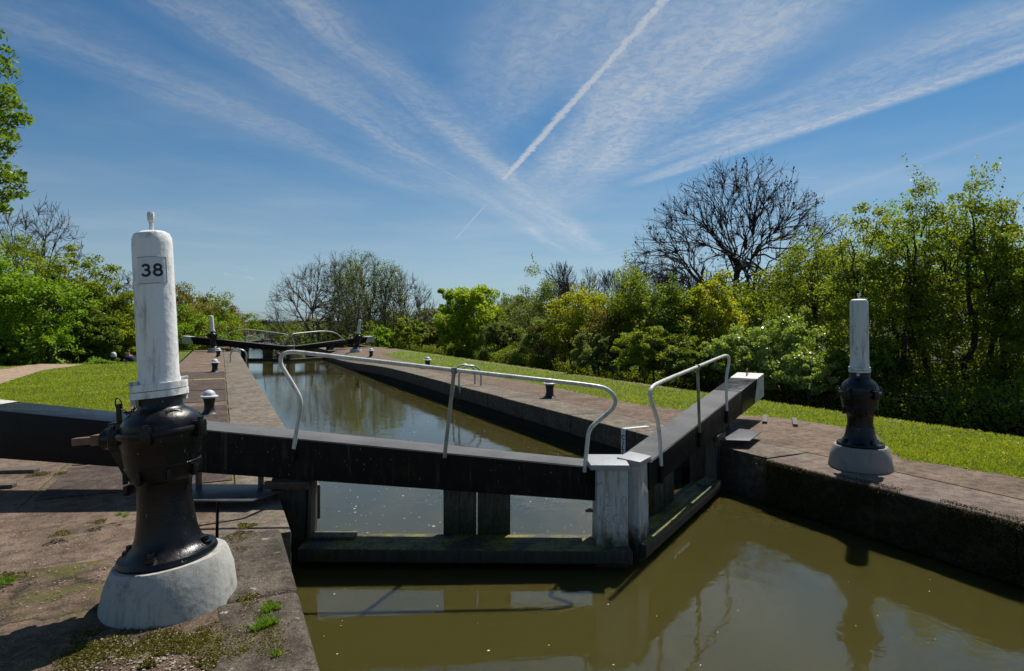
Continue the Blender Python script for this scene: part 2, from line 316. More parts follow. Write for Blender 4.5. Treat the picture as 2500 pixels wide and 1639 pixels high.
# ------------------------------------------------------------------ object helpers
C = S.collection
def props(o, label=None, cat=None, group=None, kind=None):
    if label: o['label'] = label
    if cat: o['category'] = cat
    if group: o['group'] = group
    if kind: o['kind'] = kind
    return o
def thing(name, label, cat, loc=(0, 0, 0), group=None, rotz=0):
    o = bpy.data.objects.new(name, None); C.objects.link(o); o.location = loc; o.rotation_euler = (0, 0, rotz); o.empty_display_size = .2
    return props(o, label, cat, group)
def obj(name, bm, m, parent=None, smooth=True, label=None):
    me = bpy.data.meshes.new(name)
    bmesh.ops.recalc_face_normals(bm, faces=bm.faces)
    if smooth:
        for f in bm.faces: f.smooth = True
        for e in bm.edges:
            if len(e.link_faces) == 2 and e.calc_face_angle(0) > .62: e.smooth = False
    bm.to_mesh(me); bm.free()
    me.materials.append(M[m] if isinstance(m, str) else m)
    o = bpy.data.objects.new(name, me); C.objects.link(o)
    if parent:
        o.parent = parent
    if label: o['label'] = label
    return o
def BM(): return bmesh.new()
def hexa(bm, c, bev=0.0, seg=2):                  # c: 8 corners, bottom ring then top ring
    vs = [bm.verts.new(p) for p in c]
    fs = [bm.faces.new([vs[i] for i in f]) for f in ((3, 2, 1, 0), (4, 5, 6, 7), (0, 1, 5, 4), (1, 2, 6, 5), (2, 3, 7, 6), (3, 0, 4, 7))]
    if bev:
        es = list({e for f in fs for e in f.edges}); bmesh.ops.bevel(bm, geom=es, offset=bev, segments=seg, affect='EDGES', profile=.6, clamp_overlap=True)
def box(bm, lo, hi, bev=0.0, T=None, seg=2):
    x0, y0, z0 = lo; x1, y1, z1 = hi
    c = [Vector(p) for p in ((x0, y0, z0), (x1, y0, z0), (x1, y1, z0), (x0, y1, z0), (x0, y0, z1), (x1, y0, z1), (x1, y1, z1), (x0, y1, z1))]
    if T is not None: c = [T @ p for p in c]
    hexa(bm, c, bev, seg)
def prism(bm, poly, z0, z1, bev=0.0):
    b = [bm.verts.new((p[0], p[1], z0)) for p in poly]; t = [bm.verts.new((p[0], p[1], z1 if len(p) < 3 else z1+p[2])) for p in poly]
    n = len(poly); top = bm.faces.new(t); bm.faces.new(b[::-1])
    for i in range(n): bm.faces.new((b[i], b[(i+1) % n], t[(i+1) % n], t[i]))
    if bev: bmesh.ops.bevel(bm, geom=list(top.edges), offset=bev, segments=3, affect='EDGES', profile=.5)
def frame_of(t):
    t = t.normalized(); a = Vector((0, 0, 1)) if abs(t.z) < .9 else Vector((1, 0, 0))
    u = t.cross(a).normalized(); return u, t.cross(u).normalized()
def tube(bm, pts, r, seg=10, caps=True):
    pts = [Vector(p) for p in pts]; n = len(pts); rr = r if isinstance(r, (list, tuple)) else [r]*n
    rings = []; u = None
    for i, p in enumerate(pts):
        t = (pts[min(i+1, n-1)]-pts[max(i-1, 0)]).normalized()
        if u is None: u, v = frame_of(t)
        else:
            u = (u-t*u.dot(t)).normalized(); v = t.cross(u)
        rings.append([bm.verts.new(p+(u*math.cos(2*math.pi*k/seg)+v*math.sin(2*math.pi*k/seg))*rr[i]) for k in range(seg)])
    for a, b in zip(rings, rings[1:]):
        for k in range(seg): bm.faces.new((a[k], a[(k+1) % seg], b[(k+1) % seg], b[k]))
    if caps: bm.faces.new(rings[0][::-1]); bm.faces.new(rings[-1])
def smooth_path(pts, it=2):
    pts = [Vector(p) for p in pts]
    for _ in range(it):
        o = [pts[0]]
        for a, b in zip(pts, pts[1:]): o += [a*.75+b*.25, a*.25+b*.75]
        o.append(pts[-1]); pts = o
    return pts
def lathe(bm, prof, seg=40, T=None, wob=0, rng=None):
    rings = []
    for r, z in prof:
        if r < 1e-5: p = Vector((0, 0, z)); rings.append([bm.verts.new(T @ p if T else p)])
        else:
            ring = []
            for k in range(seg):
                a = 2*math.pi*k/seg; rr = r*(1+wob*math.sin(3*a+z*9)+wob*.6*math.sin(7*a+z*4)) if wob else r
                p = Vector((rr*math.cos(a), rr*math.sin(a), z)); ring.append(bm.verts.new(T @ p if T else p))
            rings.append(ring)
    for a, b in zip(rings, rings[1:]):
        if len(a) == 1 and len(b) == 1: continue
        for k in range(seg):
            k2 = (k+1) % seg
            if len(a) == 1: bm.faces.new((a[0], b[k2], b[k]))
            elif len(b) == 1: bm.faces.new((a[k], a[k2], b[0]))
            else: bm.faces.new((a[k], a[k2], b[k2], b[k]))
def hexbolt(bm, T, r=.02, h=.02, sides=6):
    lathe(bm, [(0, 0), (r, 0), (r, h*.85), (r*.88, h), (0, h)], sides, T)
def Tr(x, y, z): return Matrix.Translation((x, y, z))
def copy_tree(o, parent=None):
    c = o.copy(); C.objects.link(c); c.parent = parent
    for ch in [x for x in bpy.data.objects if x.parent == o]: copy_tree(ch, c)
    return c
def mesh_np(name, V, faces_n, m, parent=None, loops=None):
    """V: (n*k,3) array, consecutive k verts make one face"""
    me = bpy.data.meshes.new(name); nv = len(V); k = faces_n; nf = nv//k
    me.vertices.add(nv); me.vertices.foreach_set('co', np.asarray(V, dtype=np.float32).ravel())
    me.loops.add(nv); me.loops.foreach_set('vertex_index', np.arange(nv, dtype=np.int32))
    me.polygons.add(nf); me.polygons.foreach_set('loop_start', np.arange(0, nv, k, dtype=np.int32))
    me.polygons.foreach_set('loop_total', np.full(nf, k, dtype=np.int32))
    me.materials.append(M[m]); me.update(calc_edges=True)
    o = bpy.data.objects.new(name, me); C.objects.link(o)
    if parent: o.parent = parent
    return o

# ------------------------------------------------------------------ setting: ground
XL0, XL1, XR1, XR0 = .42, .91, 5.63, 5.95         # approach wall left, chamber wall left, chamber wall right, approach wall right
WZ = -.55                                          # water level
CH0, CH1 = 10.4, 14.6                              # side channel
def sst(a, b, x): t = min(1, max(0, (x-a)/(b-a))); return t*t*(3-2*t)
def hz(x, y):
    z = -2.35*sst(41.6, 50, y)-2.2*sst(128, 150, y)-1.6*sst(300, 360, y)
    if x < -2: z -= .55*sst(29, 33, y)*sst(-2, -4, x)*(1-sst(41.6, 50, y))
    if x > 14: z += -.25
    return z
def strip(name, xs, ys, m, kind='structure', dz=0):
    bm = BM(); g = [[bm.verts.new((x, y, hz(x, y)+dz)) for x in xs] for y in ys]
    for j in range(len(ys)-1):
        for i in range(len(xs)-1): bm.faces.new((g[j][i], g[j][i+1], g[j+1][i+1], g[j+1][i]))
    return props(obj(name, bm, m), kind=kind)
YS = [-60, -20, -5, 0, 5, 10, 20, 26, 28, 29.5, 31, 32.5, 34, 36, 37.9, 39, 41.6, 43, 44.5, 46, 48, 50, 53, 60, 80, 100, 120, 128, 133, 138, 144, 150, 200, 300, 330, 360, 600, 1500, 4500]
strip('ground', [-3000, -400, -100, -40, -20, -10, -6, -5, -4, -3.4, -2.7, -2.2, -1.6], YS, 'lawn', dz=-.006)
strip('ground', [14.62, 16, 20, 30, 60, 200, 800, 3000], YS, 'soil')
strip('lawn', [6.6, 8, 9, CH0-.06], [y for y in YS if y <= 60], 'lawn', dz=-.006)
strip('ground', [6.6, 8, 12, 14.62], [60.02, 80, 100, 120, 128, 133, 138, 144, 150, 200, 300, 330, 360, 600, 1500, 4500], 'field', dz=-.004)
strip('ground', [-1.6, .2, .4], [41.6, 43, 44.5, 46, 48, 50, 53, 60, 80, 100, 120, 128, 138, 150, 300, 360, 1500, 4500], 'lawn', dz=-.004)
strip('ground', [.4, 3, 6.6], [420, 600, 1500, 4500], 'field', dz=-.004)
def sheet(name, pts, z, m, kind='structure'):
    bm = BM(); bm.faces.new([bm.verts.new((p[0], p[1], z)) for p in pts]); return props(obj(name, bm, m), kind=kind)
def gridsheet(name, x0, x1, y0, y1, z, m, n=1):
    return sheet(name, [(x0, y0), (x1, y0), (x1, y1), (x0, y1)], z, m)
gridsheet('canal_water', -.2, 6.6, -30, 38.8, WZ, 'water')
gridsheet('lower_canal_water', .3, 6.7, 38.9, 122, -2.85, 'water_far')
gridsheet('lower_canal_water', .3, 6.7, 145, 330, -5.05, 'water_far')
gridsheet('lower_canal_water', .94, 5.61, 122.02, 148, -2.86, 'water_far')
gridsheet('lower_canal_water', .5, 17, 152, 330, -4.52, 'water_far')
gridsheet('channel_water', CH0-.1, CH1+.4, -30, 60, -.62, 'water_dark')

# lock pavements (real slabs: their edges show over the water)
def pave(name, poly, m, bev=.02, z=0.0, z0=-.3): bm = BM(); prism(bm, poly, z0, z, bev); return props(obj(name, bm, m), kind='structure')
pave('lock_pavement', [(-1.62, 6.6), (.12, 6.6), (.12, 41.5), (-1.5, 41.5)], 'paving', .006)
pave('lock_pavement', [(-9, -4), (-.04, -4), (-.04, 6.59), (-1.63, 6.6), (-1.63, 13.4), (-1.85, 12.2), (-2.5, 10.9), (-3.6, 10.0), (-5.2, 9.7), (-9, 9.6)], 'paving', .006)
pave('lock_pavement', [(6.42, 8.2), (7.2, 7.9), (8.0, 8.2), (7.6, 10), (7.75, 15), (7.45, 18), (7.3, 26), (7.6, 31), (8.9, 33.4), (9.9, 36), (9.9, 41.5), (6.42, 41.5)], 'paving', .006)
pave('lock_pavement', [(6.75, -4), (8.3, -4), (7.85, 3), (7.45, 4.4), (8.2, 5.1), (8.95, 5.7), (8.85, 7.2), (8.2, 8.19), (7.2, 7.88), (6.43, 8.18), (6.43, 6), (6.75, 6)], 'paving', .006)
# rough weathered concrete apron round the near winding post
def rough_apron():
    bm = BM(); nx, ny = 60, 60; rng = random.Random(4)
    from mathutils import noise as mn
    g = []
    for j in range(ny+1):
        row = []
        for i in range(nx+1):
            x = -4.2+(XL0-.42+4.2)*i/nx; y = -.6+5.55*j/ny
            xr = -4.2+ (x+4.2)
            n = mn.fractal(Vector((x*1.6, y*1.6, 0)), 1.0, 2.1, 5)
            edge = min(1, (x+4.2)/.5, (y+.6)/.3, (4.95-y)/.12)
            z = .012+.03*max(0, edge)+.020*n*max(0, edge)
            row.append(bm.verts.new((x, y, max(.005, z))))
        g.append(row)
    for j in range(ny):
        for i in range(nx): bm.faces.new((g[j][i], g[j][i+1], g[j+1][i+1], g[j+1][i]))
    return props(obj('concrete_apron', bm, 'paving_rough'), kind='structure')
rough_apron()
for a, b in ((9.9, 10.35), (19.4, 19.9), (27, 27.6)): pave('paving_slab', [(-.72, a), (.105, a), (.105, b), (-.72, b)], 'slab', 0, .011, -.1)
for a, b in ((6.9, 8.3), (8.4, 9.85), (10.4, 13.3), (14.0, 16.4), (16.5, 19.3), (20.0, 22.8)): pave('paving_slab', [(-1.55, a), (.105, a), (.105, b), (-1.55, b)], 'paving_dark', 0, .0095, -.1)
pts = [G(0, 938), G(102, 905), G(208, 890.5), G(97, 889), G(-60, 906), G(-250, 925), G(-250, 985)]
sheet('path', [(p.x, p.y) for p in pts], .004, 'path')
sheet('path', [(-9, 30), (-4.6, 33), (-4.8, 34.4), (-9.5, 31.6)], -.50, 'path')
pts = [(-3.4, 41.6), (-2.0, 41.6), (-1.9, 47.5), (-3.6, 47.5)]
bm = BM(); n_ = 12; A = [bm.verts.new((-3.2+.6*i/n_, 41.5+12*i/n_, hz(-1, 41.5+12*i/n_)+.01)) for i in range(n_+1)]; B = [bm.verts.new((-1.9+.6*i/n_, 41.5+12*i/n_, hz(-1, 41.5+12*i/n_)+.01)) for i in range(n_+1)]
for i in range(n_): bm.faces.new((A[i], B[i], B[i+1], A[i+1]))
props(obj('path', bm, 'path'), kind='structure')

# ------------------------------------------------------------------ lock walls (coping blocks above wet brick)
def wall(name, label, line, back, zt, zf, m_cop, m_wall, blk=1.05, depth=.36, seed=1, bev=.022, zfun=None, bot=-3.2, lean=0.0):
    """line: list of (x,y) along the water edge; back: +1/-1 side where land lies, width .8"""
    rng = random.Random(seed); th = thing(name, label, 'wall', (line[0][0], line[0][1], 0)); O = Vector((line[0][0], line[0][1], 0))
    bm = BM(); bw = BM()
    for (x0, y0, w0), (x1, y1, w1) in zip(line, line[1:]):
        a, b = Vector((x0, y0, 0))-O, Vector((x1, y1, 0))-O; L = (b-a).length; d = (b-a)/L; nrm = Vector((-d.y, d.x, 0))*back
        s = 0
        while s < L-.02:
            e = min(L, s+blk*rng.uniform(.8, 1.15));
            if L-e < .35: e = L
            g = .004; jt = rng.uniform(-.004, .004); jx = rng.uniform(-.006, .006)
            z0 = (zfun(y0+(y1-y0)*s/L) if zfun else 0)+zt+jt; z1 = (zfun(y0+(y1-y0)*e/L) if zfun else 0)+zt+jt
            p0, p1 = a+d*(s+g)+nrm*jx, a+d*(e-g)+nrm*jx; q0, q1 = a+d*(s+g)+nrm*w0, a+d*(e-g)+nrm*w0
            zb = z0-depth
            hexa(bm, [p0+Vector((0, 0, zb)), p1+Vector((0, 0, z1-depth)), q1+Vector((0, 0, zb)), q0+Vector((0, 0, zb)), p0+Vector((0, 0, z0)), p1+Vector((0, 0, z1)), q1+Vector((0, 0, zt+jt)), q0+Vector((0, 0, zt+jt))], bev, 3)
            s = e
        i0, i1 = nrm*.05, nrm*w0
        hexa(bw, [a+i0+Vector((0, 0, bot)), b+i0+Vector((0, 0, bot)), b+i1+Vector((0, 0, bot)), a+i1+Vector((0, 0, bot)), a+i0+Vector((0, 0, zt-depth+.004)), b+i0+Vector((0, 0, zt-depth+(zfun(y1) if zfun else 0)+.004)), b+i1+Vector((0, 0, zt-depth+.002)), a+i1+Vector((0, 0, zt-depth+.002))])
    obj('coping', bm, m_cop, th); obj('wall_face', bw, m_wall, th); return th
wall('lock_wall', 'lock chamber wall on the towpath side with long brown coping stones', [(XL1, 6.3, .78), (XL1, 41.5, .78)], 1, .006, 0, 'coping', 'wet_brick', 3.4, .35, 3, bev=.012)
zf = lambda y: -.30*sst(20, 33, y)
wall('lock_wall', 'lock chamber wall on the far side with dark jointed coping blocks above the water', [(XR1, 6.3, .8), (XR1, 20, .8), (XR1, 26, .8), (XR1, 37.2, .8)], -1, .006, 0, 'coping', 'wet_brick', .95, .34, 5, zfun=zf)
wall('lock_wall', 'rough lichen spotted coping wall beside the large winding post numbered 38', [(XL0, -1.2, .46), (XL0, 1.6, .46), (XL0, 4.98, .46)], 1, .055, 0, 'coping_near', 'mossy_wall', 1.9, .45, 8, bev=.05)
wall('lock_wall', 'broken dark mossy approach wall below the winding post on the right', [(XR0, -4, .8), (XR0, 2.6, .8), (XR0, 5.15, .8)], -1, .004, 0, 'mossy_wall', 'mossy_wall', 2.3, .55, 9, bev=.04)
# hollow quoins where the gates hang
def quoin(label, x0, x1, y0, y1, mat):
    th = thing('gate_recess', label, 'wall', (x0, y0, 0)); bm = BM()
    box(bm, (0, 0, -3), (x1-x0, y1-y0, .002), .015); obj('coping', bm, mat, th)
quoin('stone recess where the left leaf of the near gate hangs', -.02, .50, 5.0, 6.29, 'coping'); quoin('stone recess where the right leaf of the near gate hangs', 6.02, 6.74, 5.17, 6.29, 'coping')
quoin('stone recess beside the left leaf of the far gate', .12, .60, 41.52, 43.0, 'coping'); quoin('stone recess beside the right leaf of the far gate', 5.85, 6.6, 37.3, 43.0, 'coping')
# wing walls below the lower gates, banks of the lower pound
wall('wing_wall', 'wing wall of the left bank below the far gate', [(.5, 43.02, .5), (.38, 55, .5), (.38, 120, .5)], 1, -2.25, 0, 'coping', 'wet_brick', 3, .3, 11)
wall('wing_wall', 'curved stone wing wall of the right bank below the far gate', [(6.0, 43.02, .7), (7.4, 48, .7), (6.7, 60, .7), (6.55, 120, .7)], -1, -2.25, 0, 'coping', 'wet_brick', 3, .3, 12)
# channel walls
wall('channel_wall', 'low stone edge between the right lawn and the dark side channel', [(CH0, -6, .28), (CH0, 12, .28), (CH0-.15, 26, .28), (CH0-.6, 40, .28), (9.6, 60, .28)], 1, -.004, 0, 'mossy_wall', 'wet_brick', 2.2, .3, 14, bev=.02)
wall('channel_wall', 'dark stone wall under the brambles on the far bank of the side channel', [(CH1, -6, .4), (CH1, 60, .4)], -1, -.10, 0, 'wet_brick', 'wet_brick', 2, .3, 15, bev=.02)
# end sill walls so that no pound runs through the air
bm = BM(); box(bm, (.0, 38.8, -4), (6.6, 39.2, -.75)); props(obj('lock_cill', bm, 'wet_brick'), kind='structure')
bm = BM(); box(bm, (-3, -31, -4), (7, -30, 0)); props(obj('canal_bank', bm, 'soil'), kind='structure')

# ------------------------------------------------------------------ winding posts (paddle gear)
def text_mesh(txt, size, depth, bold=0.0, sp=1.0):
    cu = bpy.data.curves.new('text', 'FONT'); cu.body = txt; cu.size = size; cu.extrude = depth; cu.offset = bold; cu.align_x = 'CENTER'; cu.align_y = 'CENTER'; cu.space_character = sp
    cu.resolution_u = 6
    o = bpy.data.objects.new('text', cu); C.objects.link(o); dg = bpy.context.evaluated_depsgraph_get()
    me = bpy.data.meshes.new_from_object(o.evaluated_get(dg)); bpy.data.objects.remove(o); return me
def gear(label, loc, zs, lean, scale=1.0, number=None, spindle=True, mat_base='plinth_white', rod=True, tube_m='white_post', seg=48, rtube=.115, rotz=0, detail=True, group='winding posts beside the gates', tilt=0.0):
    """zs: key heights (plinth top, waist top, joint ring, bell top, collar bottom, collar top, tube top)"""
    zp, zw, zr, zb, zc0, zc1, zt = zs
    th = thing('winding_post', label, 'winding post', loc, group, rotz); th.scale = (scale, scale, 1)
    sh = Matrix.Identity(4); sh[0][2] = lean[0]; sh[1][2] = lean[1]; sh[2][0] = tilt*math.cos(TH); sh[2][1] = -tilt*math.sin(TH)
    bm = BM(); lathe(bm, [(0, -.05), (.390, -.05), (.382, .02), (.362, zp*.55), (.330, zp-.025), (.315, zp), (0, zp)], seg, None, .012)
    for v_ in bm.verts: v_.co.z += tilt*(v_.co.x*math.cos(TH)-v_.co.y*math.sin(TH))*max(0, v_.co.z)/zp
    obj('plinth', bm, mat_base, th)
    bm = BM()
    prof = [(0, zp-.01), (.275, zp-.01), (.285, zp+.012), (.275, zp+.035), (.228, zp+.048), (.196, zp+.085), (.176, zp+.14), (.163, zp+.22), (.155, zw-.14), (.153, zw-.06), (.156, zw-.02), (.165, zw)]
    lathe(bm, prof, seg, sh); obj('pedestal', bm, 'black_iron', th)
    bm = BM()
    prof = [(.165, zw-.002), (.182, zw+.008), (.196, zw+.035), (.209, zw+.075), (.213, zw+.095), (.209, zw+.10), (.217, zw+.15), (.224, zr-.07), (.229, zr-.06), (.229, zr-.02), (.236, zr-.012)]
    lathe(bm, prof, seg, sh)
    for k in range(8 if detail else 4):
        a = 2*math.pi*k/(8 if detail else 4)+.2; T = sh @ Matrix.Rotation(a, 4, 'Z') @ Tr(.205, 0, zw+.045)
        box(bm, (-.012, -.012, -.035), (.016, .012, .035), .004, T)
    obj('gear_case', bm, 'black_iron', th)
    bm = BM(); lathe(bm, [(.225, zr-.014), (.250, zr-.014), (.256, zr-.002), (.256, zr+.012), (.250, zr+.022), (.222, zr+.022)], seg, sh)
    for k in range(5):
        a = 2*math.pi*k/5-.55; T = sh @ Matrix.Rotation(a, 4, 'Z') @ Tr(.262, 0, zr-.05); box(bm, (-.03, -.028, .0), (.024, .028, .095), .008, T)
        hexbolt(bm, T @ Tr(0, 0, .094), .017, .02)
    obj('joint_ring', bm, 'black_iron_plain', th)
    bm = BM(); h = zb-zr
    prof = [(.226, zr+.02), (.226, zr+.32*h), (.219, zr+.52*h), (.204, zr+.72*h), (.180, zr+.90*h), (.152, zr+1.02*h), (.134, zr+1.10*h), (.126, zr+1.2*h), (.124, zc0)]
    lathe(bm, prof, seg, sh)
    lathe(bm, [(.07, 0), (.066, .012), (.05, .02), (.045, .014), (.018, .012), (.016, .02), (0, .02)], 20, sh @ Matrix.Rotation(R(-62), 4, 'Z') @ Tr(.18, 0, zr+.58*h) @ Matrix.Rotation(R(58), 4, 'Y'))
    obj('bell_housing', bm, 'black_iron', th)
    bm = BM(); pr = []                                # oval two-lobed collar
    n = 48; pts = []
    for k in range(n):
        a = 2*math.pi*k/n; r = .131+.040*max(0, abs(math.cos(a-TH)))**8; pts.append((r*math.cos(a), r*math.sin(a)))
    hh = (zc1-zc0)/2
    for z0, z1, k in ((zc0, zc0+hh-.003, 1.0), (zc0+hh+.001, zc1, .985)):
        bq = BM(); prism(bq, [(x*k, y*k) for x, y in pts], z0, z1, .006); bmesh.ops.transform(bq, matrix=sh, verts=bq.verts)
        me = bpy.data.meshes.new('t'); bq.to_mesh(me); bq.free(); bm.from_mesh(me); bpy.data.meshes.remove(me)
    co = obj('collar', bm, tube_m, th)
    for s in (1, -1):
        bm = BM()
        T = sh @ Tr(s*.149*math.cos(TH), s*.149*math.sin(TH), zc1); box(bm, (-.024, -.024, 0), (.024, .024, .02), .004, T)
        lathe(bm, [(.018, zc0-.035), (.018, zc0-.002), (.009, zc0-.002), (.009, zc1+.004)], 6, sh @ Tr(s*.149*math.cos(TH), s*.149*math.sin(TH), 0))
        obj('bolt', bm, 'white_old', co)
    bm = BM(); rt = rtube
    lathe(bm, [(rt+.008, zc1-.004), (rt+.005, zc1+.02), (rt, zc1+.05), (rt, zc1+.3*(zt-zc1)), (rt*.985, zt-.075), (rt*.96, zt-.04), (rt*.86, zt-.014), (rt*.65, zt-.002), (0, zt+.003)], seg, sh, .004)
    obj('post_tube', bm, tube_m, th)
    if rod:
        bm = BM(); k = rod
        lathe(bm, [(.012, zt-.01), (.012, zt+.058*k), (.017, zt+.06*k), (.0205, zt+.068*k), (.0205, zt+.108*k), (.017, zt+.114*k), (0, zt+.114*k)], 8, sh); obj('rod', bm, 'white_old', th)
    if detail:
        for a in (R(-18), R(72), R(162), R(252)):
            bm = BM(); T = sh @ Matrix.Rotation(a, 4, 'Z') @ Tr(.225, 0, zp+.03); box(bm, (-.035, -.028, -.02), (.035, .028, .03), .008, T); hexbolt(bm, T @ Tr(0, 0, .028), .021, .03)
            obj('foot_bolt', bm, 'black_iron_plain', th)
    if spindle:
        bm = BM(); dd = Vector((-math.cos(TH-.10), math.sin(TH-.10), 0)); dd = Vector((-math.cos(TH), math.sin(TH), 0))  # straight left in the picture
        T = sh @ Tr(0, 0, zr-.055) @ Matrix.Rotation(math.atan2(dd.y, dd.x), 4, 'Z')
        box(bm, (.20, -.055, -.04), (.31, .055, .13), .012, T); lathe(bm, [(0, 0), (.062, 0), (.062, .05), (.045, .055), (.045, .075), (0, .075)], 20, T @ Tr(.30, 0, .035) @ Matrix.Rotation(R(90), 4, 'Y'))
        hexa(bm, [T @ Vector(p) for p in ((.19, -.04, -.20), (.215, -.04, -.22), (.215, .04, -.22), (.19, .04, -.20), (.20, -.045, -.03), (.31, -.045, -.03), (.31, .045, -.03), (.20, .045, -.03))], .006)
        box(bm, (.215, .045, .12), (.245, .06, .235), .004, T); box(bm, (.205, -.05, -.30), (.235, .05, -.24), .008, T)
        br = obj('spindle_bracket', bm, 'black_iron_plain', th)
        bm = BM(); box(bm, (.37, -.03, .005), (.435, .03, .065), .004, T); box(bm, (.43, -.022, .014), (.56, .022, .056), .004, T); obj('spindle', bm, 'rust', th)
        if detail:
            bm = BM(); a = T @ Vector((.23, .05, .24)); b = sh @ (Vector((0, 0, zc0-.02))+dd*.10+Vector((-.05, -.09, 0))*.6)
            n = 13
            for i in range(n):
                t = (i+.5)/n; p = a.lerp(b, t)+Vector((0, 0, -.11*4*t*(1-t)*.55)); pn = a.lerp(b, t+.05)+Vector((0, 0, -.11*4*(t+.05)*(1-t-.05)*.55)); tt = (pn-p).normalized(); u_, v_ = frame_of(tt)
                if i % 2: u_, v_ = v_, u_
                L = (b-a).length/n*.75; ring = [p+tt*L*math.cos(x)+u_*.0095*math.sin(x) for x in [2*math.pi*k/10 for k in range(11)]]; tube(bm, ring, .0034, 6, False)
            lp = [T @ Vector((.23+.02*math.cos(x), .052+.02*math.sin(x)*.4, .235+.035*math.sin(x))) for x in [2*math.pi*k/14 for k in range(15)]]; tube(bm, lp, .0045, 6, False)
            obj('chain', bm, 'rust_dark', th)
    if number:
        ux, uy = -math.sin(R(0)), -1.0
        a0 = math.atan2(-loc[1], -loc[0])                   # plate faces the towpath side, towards the viewer
        a0 -= R(3); zc = zt-.235; bm = BM(); n = 20; hw_, hh_ = .082, .075; rows = []
        for zz in (zc-hh_, zc+hh_):
            rows.append([(bm.verts.new(sh @ Vector(((rt+.0025)*math.cos(a0+t), (rt+.0025)*math.sin(a0+t), zz))), bm.verts.new(sh @ Vector(((rt-.004)*math.cos(a0+t), (rt-.004)*math.sin(a0+t), zz)))) for t in [(-hw_+2*hw_*i/n)/rt for i in range(n+1)]])
        for i in range(n):
            (a, a2), (b, b2), (c, c2), (d, d2) = rows[0][i], rows[0][i+1], rows[1][i+1], rows[1][i]
            bm.faces.new((a, b, c, d)); bm.faces.new((d, c, c2, d2)); bm.faces.new((a2, b2, b, a))
        for i, j in ((0, 0), (n, n)):
            a, a2 = rows[0][i]; d, d2 = rows[1][i]; bm.faces.new((a2, a, d, d2))
        pl_ = obj('number_plate', bm, 'plate', th)
        def stroke(bm, pts, w_):
            rw = []
            for i, (x, y) in enumerate(pts):
                x0, y0 = pts[max(0, i-1)]; x1, y1 = pts[min(len(pts)-1, i+1)]; L = math.hypot(x1-x0, y1-y0) or 1; nx, ny = -(y1-y0)/L*w_/2, (x1-x0)/L*w_/2; f_ = []
                for X_, Y_ in ((x+nx, y+ny), (x-nx, y-ny)):
                    t = X_/rt; r_ = rt+.0042; f_.append(bm.verts.new(sh @ Vector((r_*math.cos(a0+t), r_*math.sin(a0+t), zc+Y_))))
                rw.append(f_)
            for p_, q_ in zip(rw, rw[1:]): bm.faces.new((p_[0], q_[0], q_[1], p_[1]))
        A_ = lambda cx, cy, rx, ry, a, b: [(cx+rx*math.cos(R(a+(b-a)*i/24)), cy+ry*math.sin(R(a+(b-a)*i/24))) for i in range(25)]
        for k, cx in (('3', -.0335), ('8', .031)):
            bm = BM()
            if k == '3': stroke(bm, A_(cx, .0155, .0180, .0145, 165, -70), .0140); stroke(bm, A_(cx, -.0150, .0205, .0165, 75, -168), .0140); stroke(bm, [(cx-.006, .0012), (cx+.010, .0012)], .0125)
            else: stroke(bm, A_(cx, .0155, .0175, .0145, 0, 360), .0140); stroke(bm, A_(cx, -.0150, .0205, .0165, 0, 360), .0140)
            obj('digit', bm, 'digit', pl_, False)
        bm = BM()                                           # black painted edge of the plate
        for tz in (-hh_, hh_):
            tube(bm, [sh @ Vector(((rt+.003)*math.cos(a0+t), (rt+.003)*math.sin(a0+t), zc+tz)) for t in [(-hw_+2*hw_*i/n)/rt for i in range(n+1)]], .0011, 4)
        for t in (hw_/rt,): tube(bm, [sh @ Vector(((rt+.003)*math.cos(a0+t), (rt+.003)*math.sin(a0+t), zc+z_)) for z_ in (-hh_, hh_)], .0011, 4)
        obj('plate_edge', bm, 'rust_dark', pl_)
    return th
ln = lambda k: (-k*math.cos(TH), k*math.sin(TH))        # lean to the left of the picture
g0 = PD(416, 3.47)
gear('large white winding post with the number 38 on its plate and a black geared body', (g0.x, g0.y, .05),
     (.245, .695, .975, 1.095, 1.175, 1.255, 2.135), ln(.056), .92, '38', True, 'plinth_white', 1.0, 'white_post', 64, .115, tilt=.085)
g1 = PD(2101, 6.83)
gear('streaked white winding post on a grey plinth, standing alone on the right bank', (g1.x, g1.y, 0),
     (.25, .60, .85, 1.0, 1.09, 1.15, 1.93), ln(.012), .86, None, False, 'plinth_grey', .55, 'white_old', 48, .112)
g2 = PD(523, 33.7)
gear('far winding post on the towpath side beside the lower gate', (g2.x, g2.y, 0), (.26, .70, .98, 1.1, 1.2, 1.27, 2.1), ln(.09), .92, None, True, 'plinth_white', 0, 'white_post', 24, .12, detail=False)
g3 = PD(869, 33.9)
gear('far winding post leaning right beside the white beam end of the lower gate', (g3.x, g3.y, 0), (.22, .60, .85, .98, 1.06, 1.11, 1.86), ln(-.14), .88, None, False, 'plinth_white', 0, 'white_old', 24, .10, detail=False)
for u, d, vb, vt, lb in ((538.5, 62, None, None, 'tiny white winding post just right of the far towpath winding post'), (641, 118, None, None, 'tiny distant winding post seen between the rails of the far gate'), (664, 124, None, None, 'tiny distant winding post low beside the next lock')):
    p = PD(u, d); z0 = hz(p.x, p.y)
    gear(lb, (p.x, p.y, z0), (.22, .60, .85, .98, 1.06, 1.11, 1.95), (0, 0), 1.0, None, False, 'plinth_white', 0, 'white_post', 12, .13, detail=False)

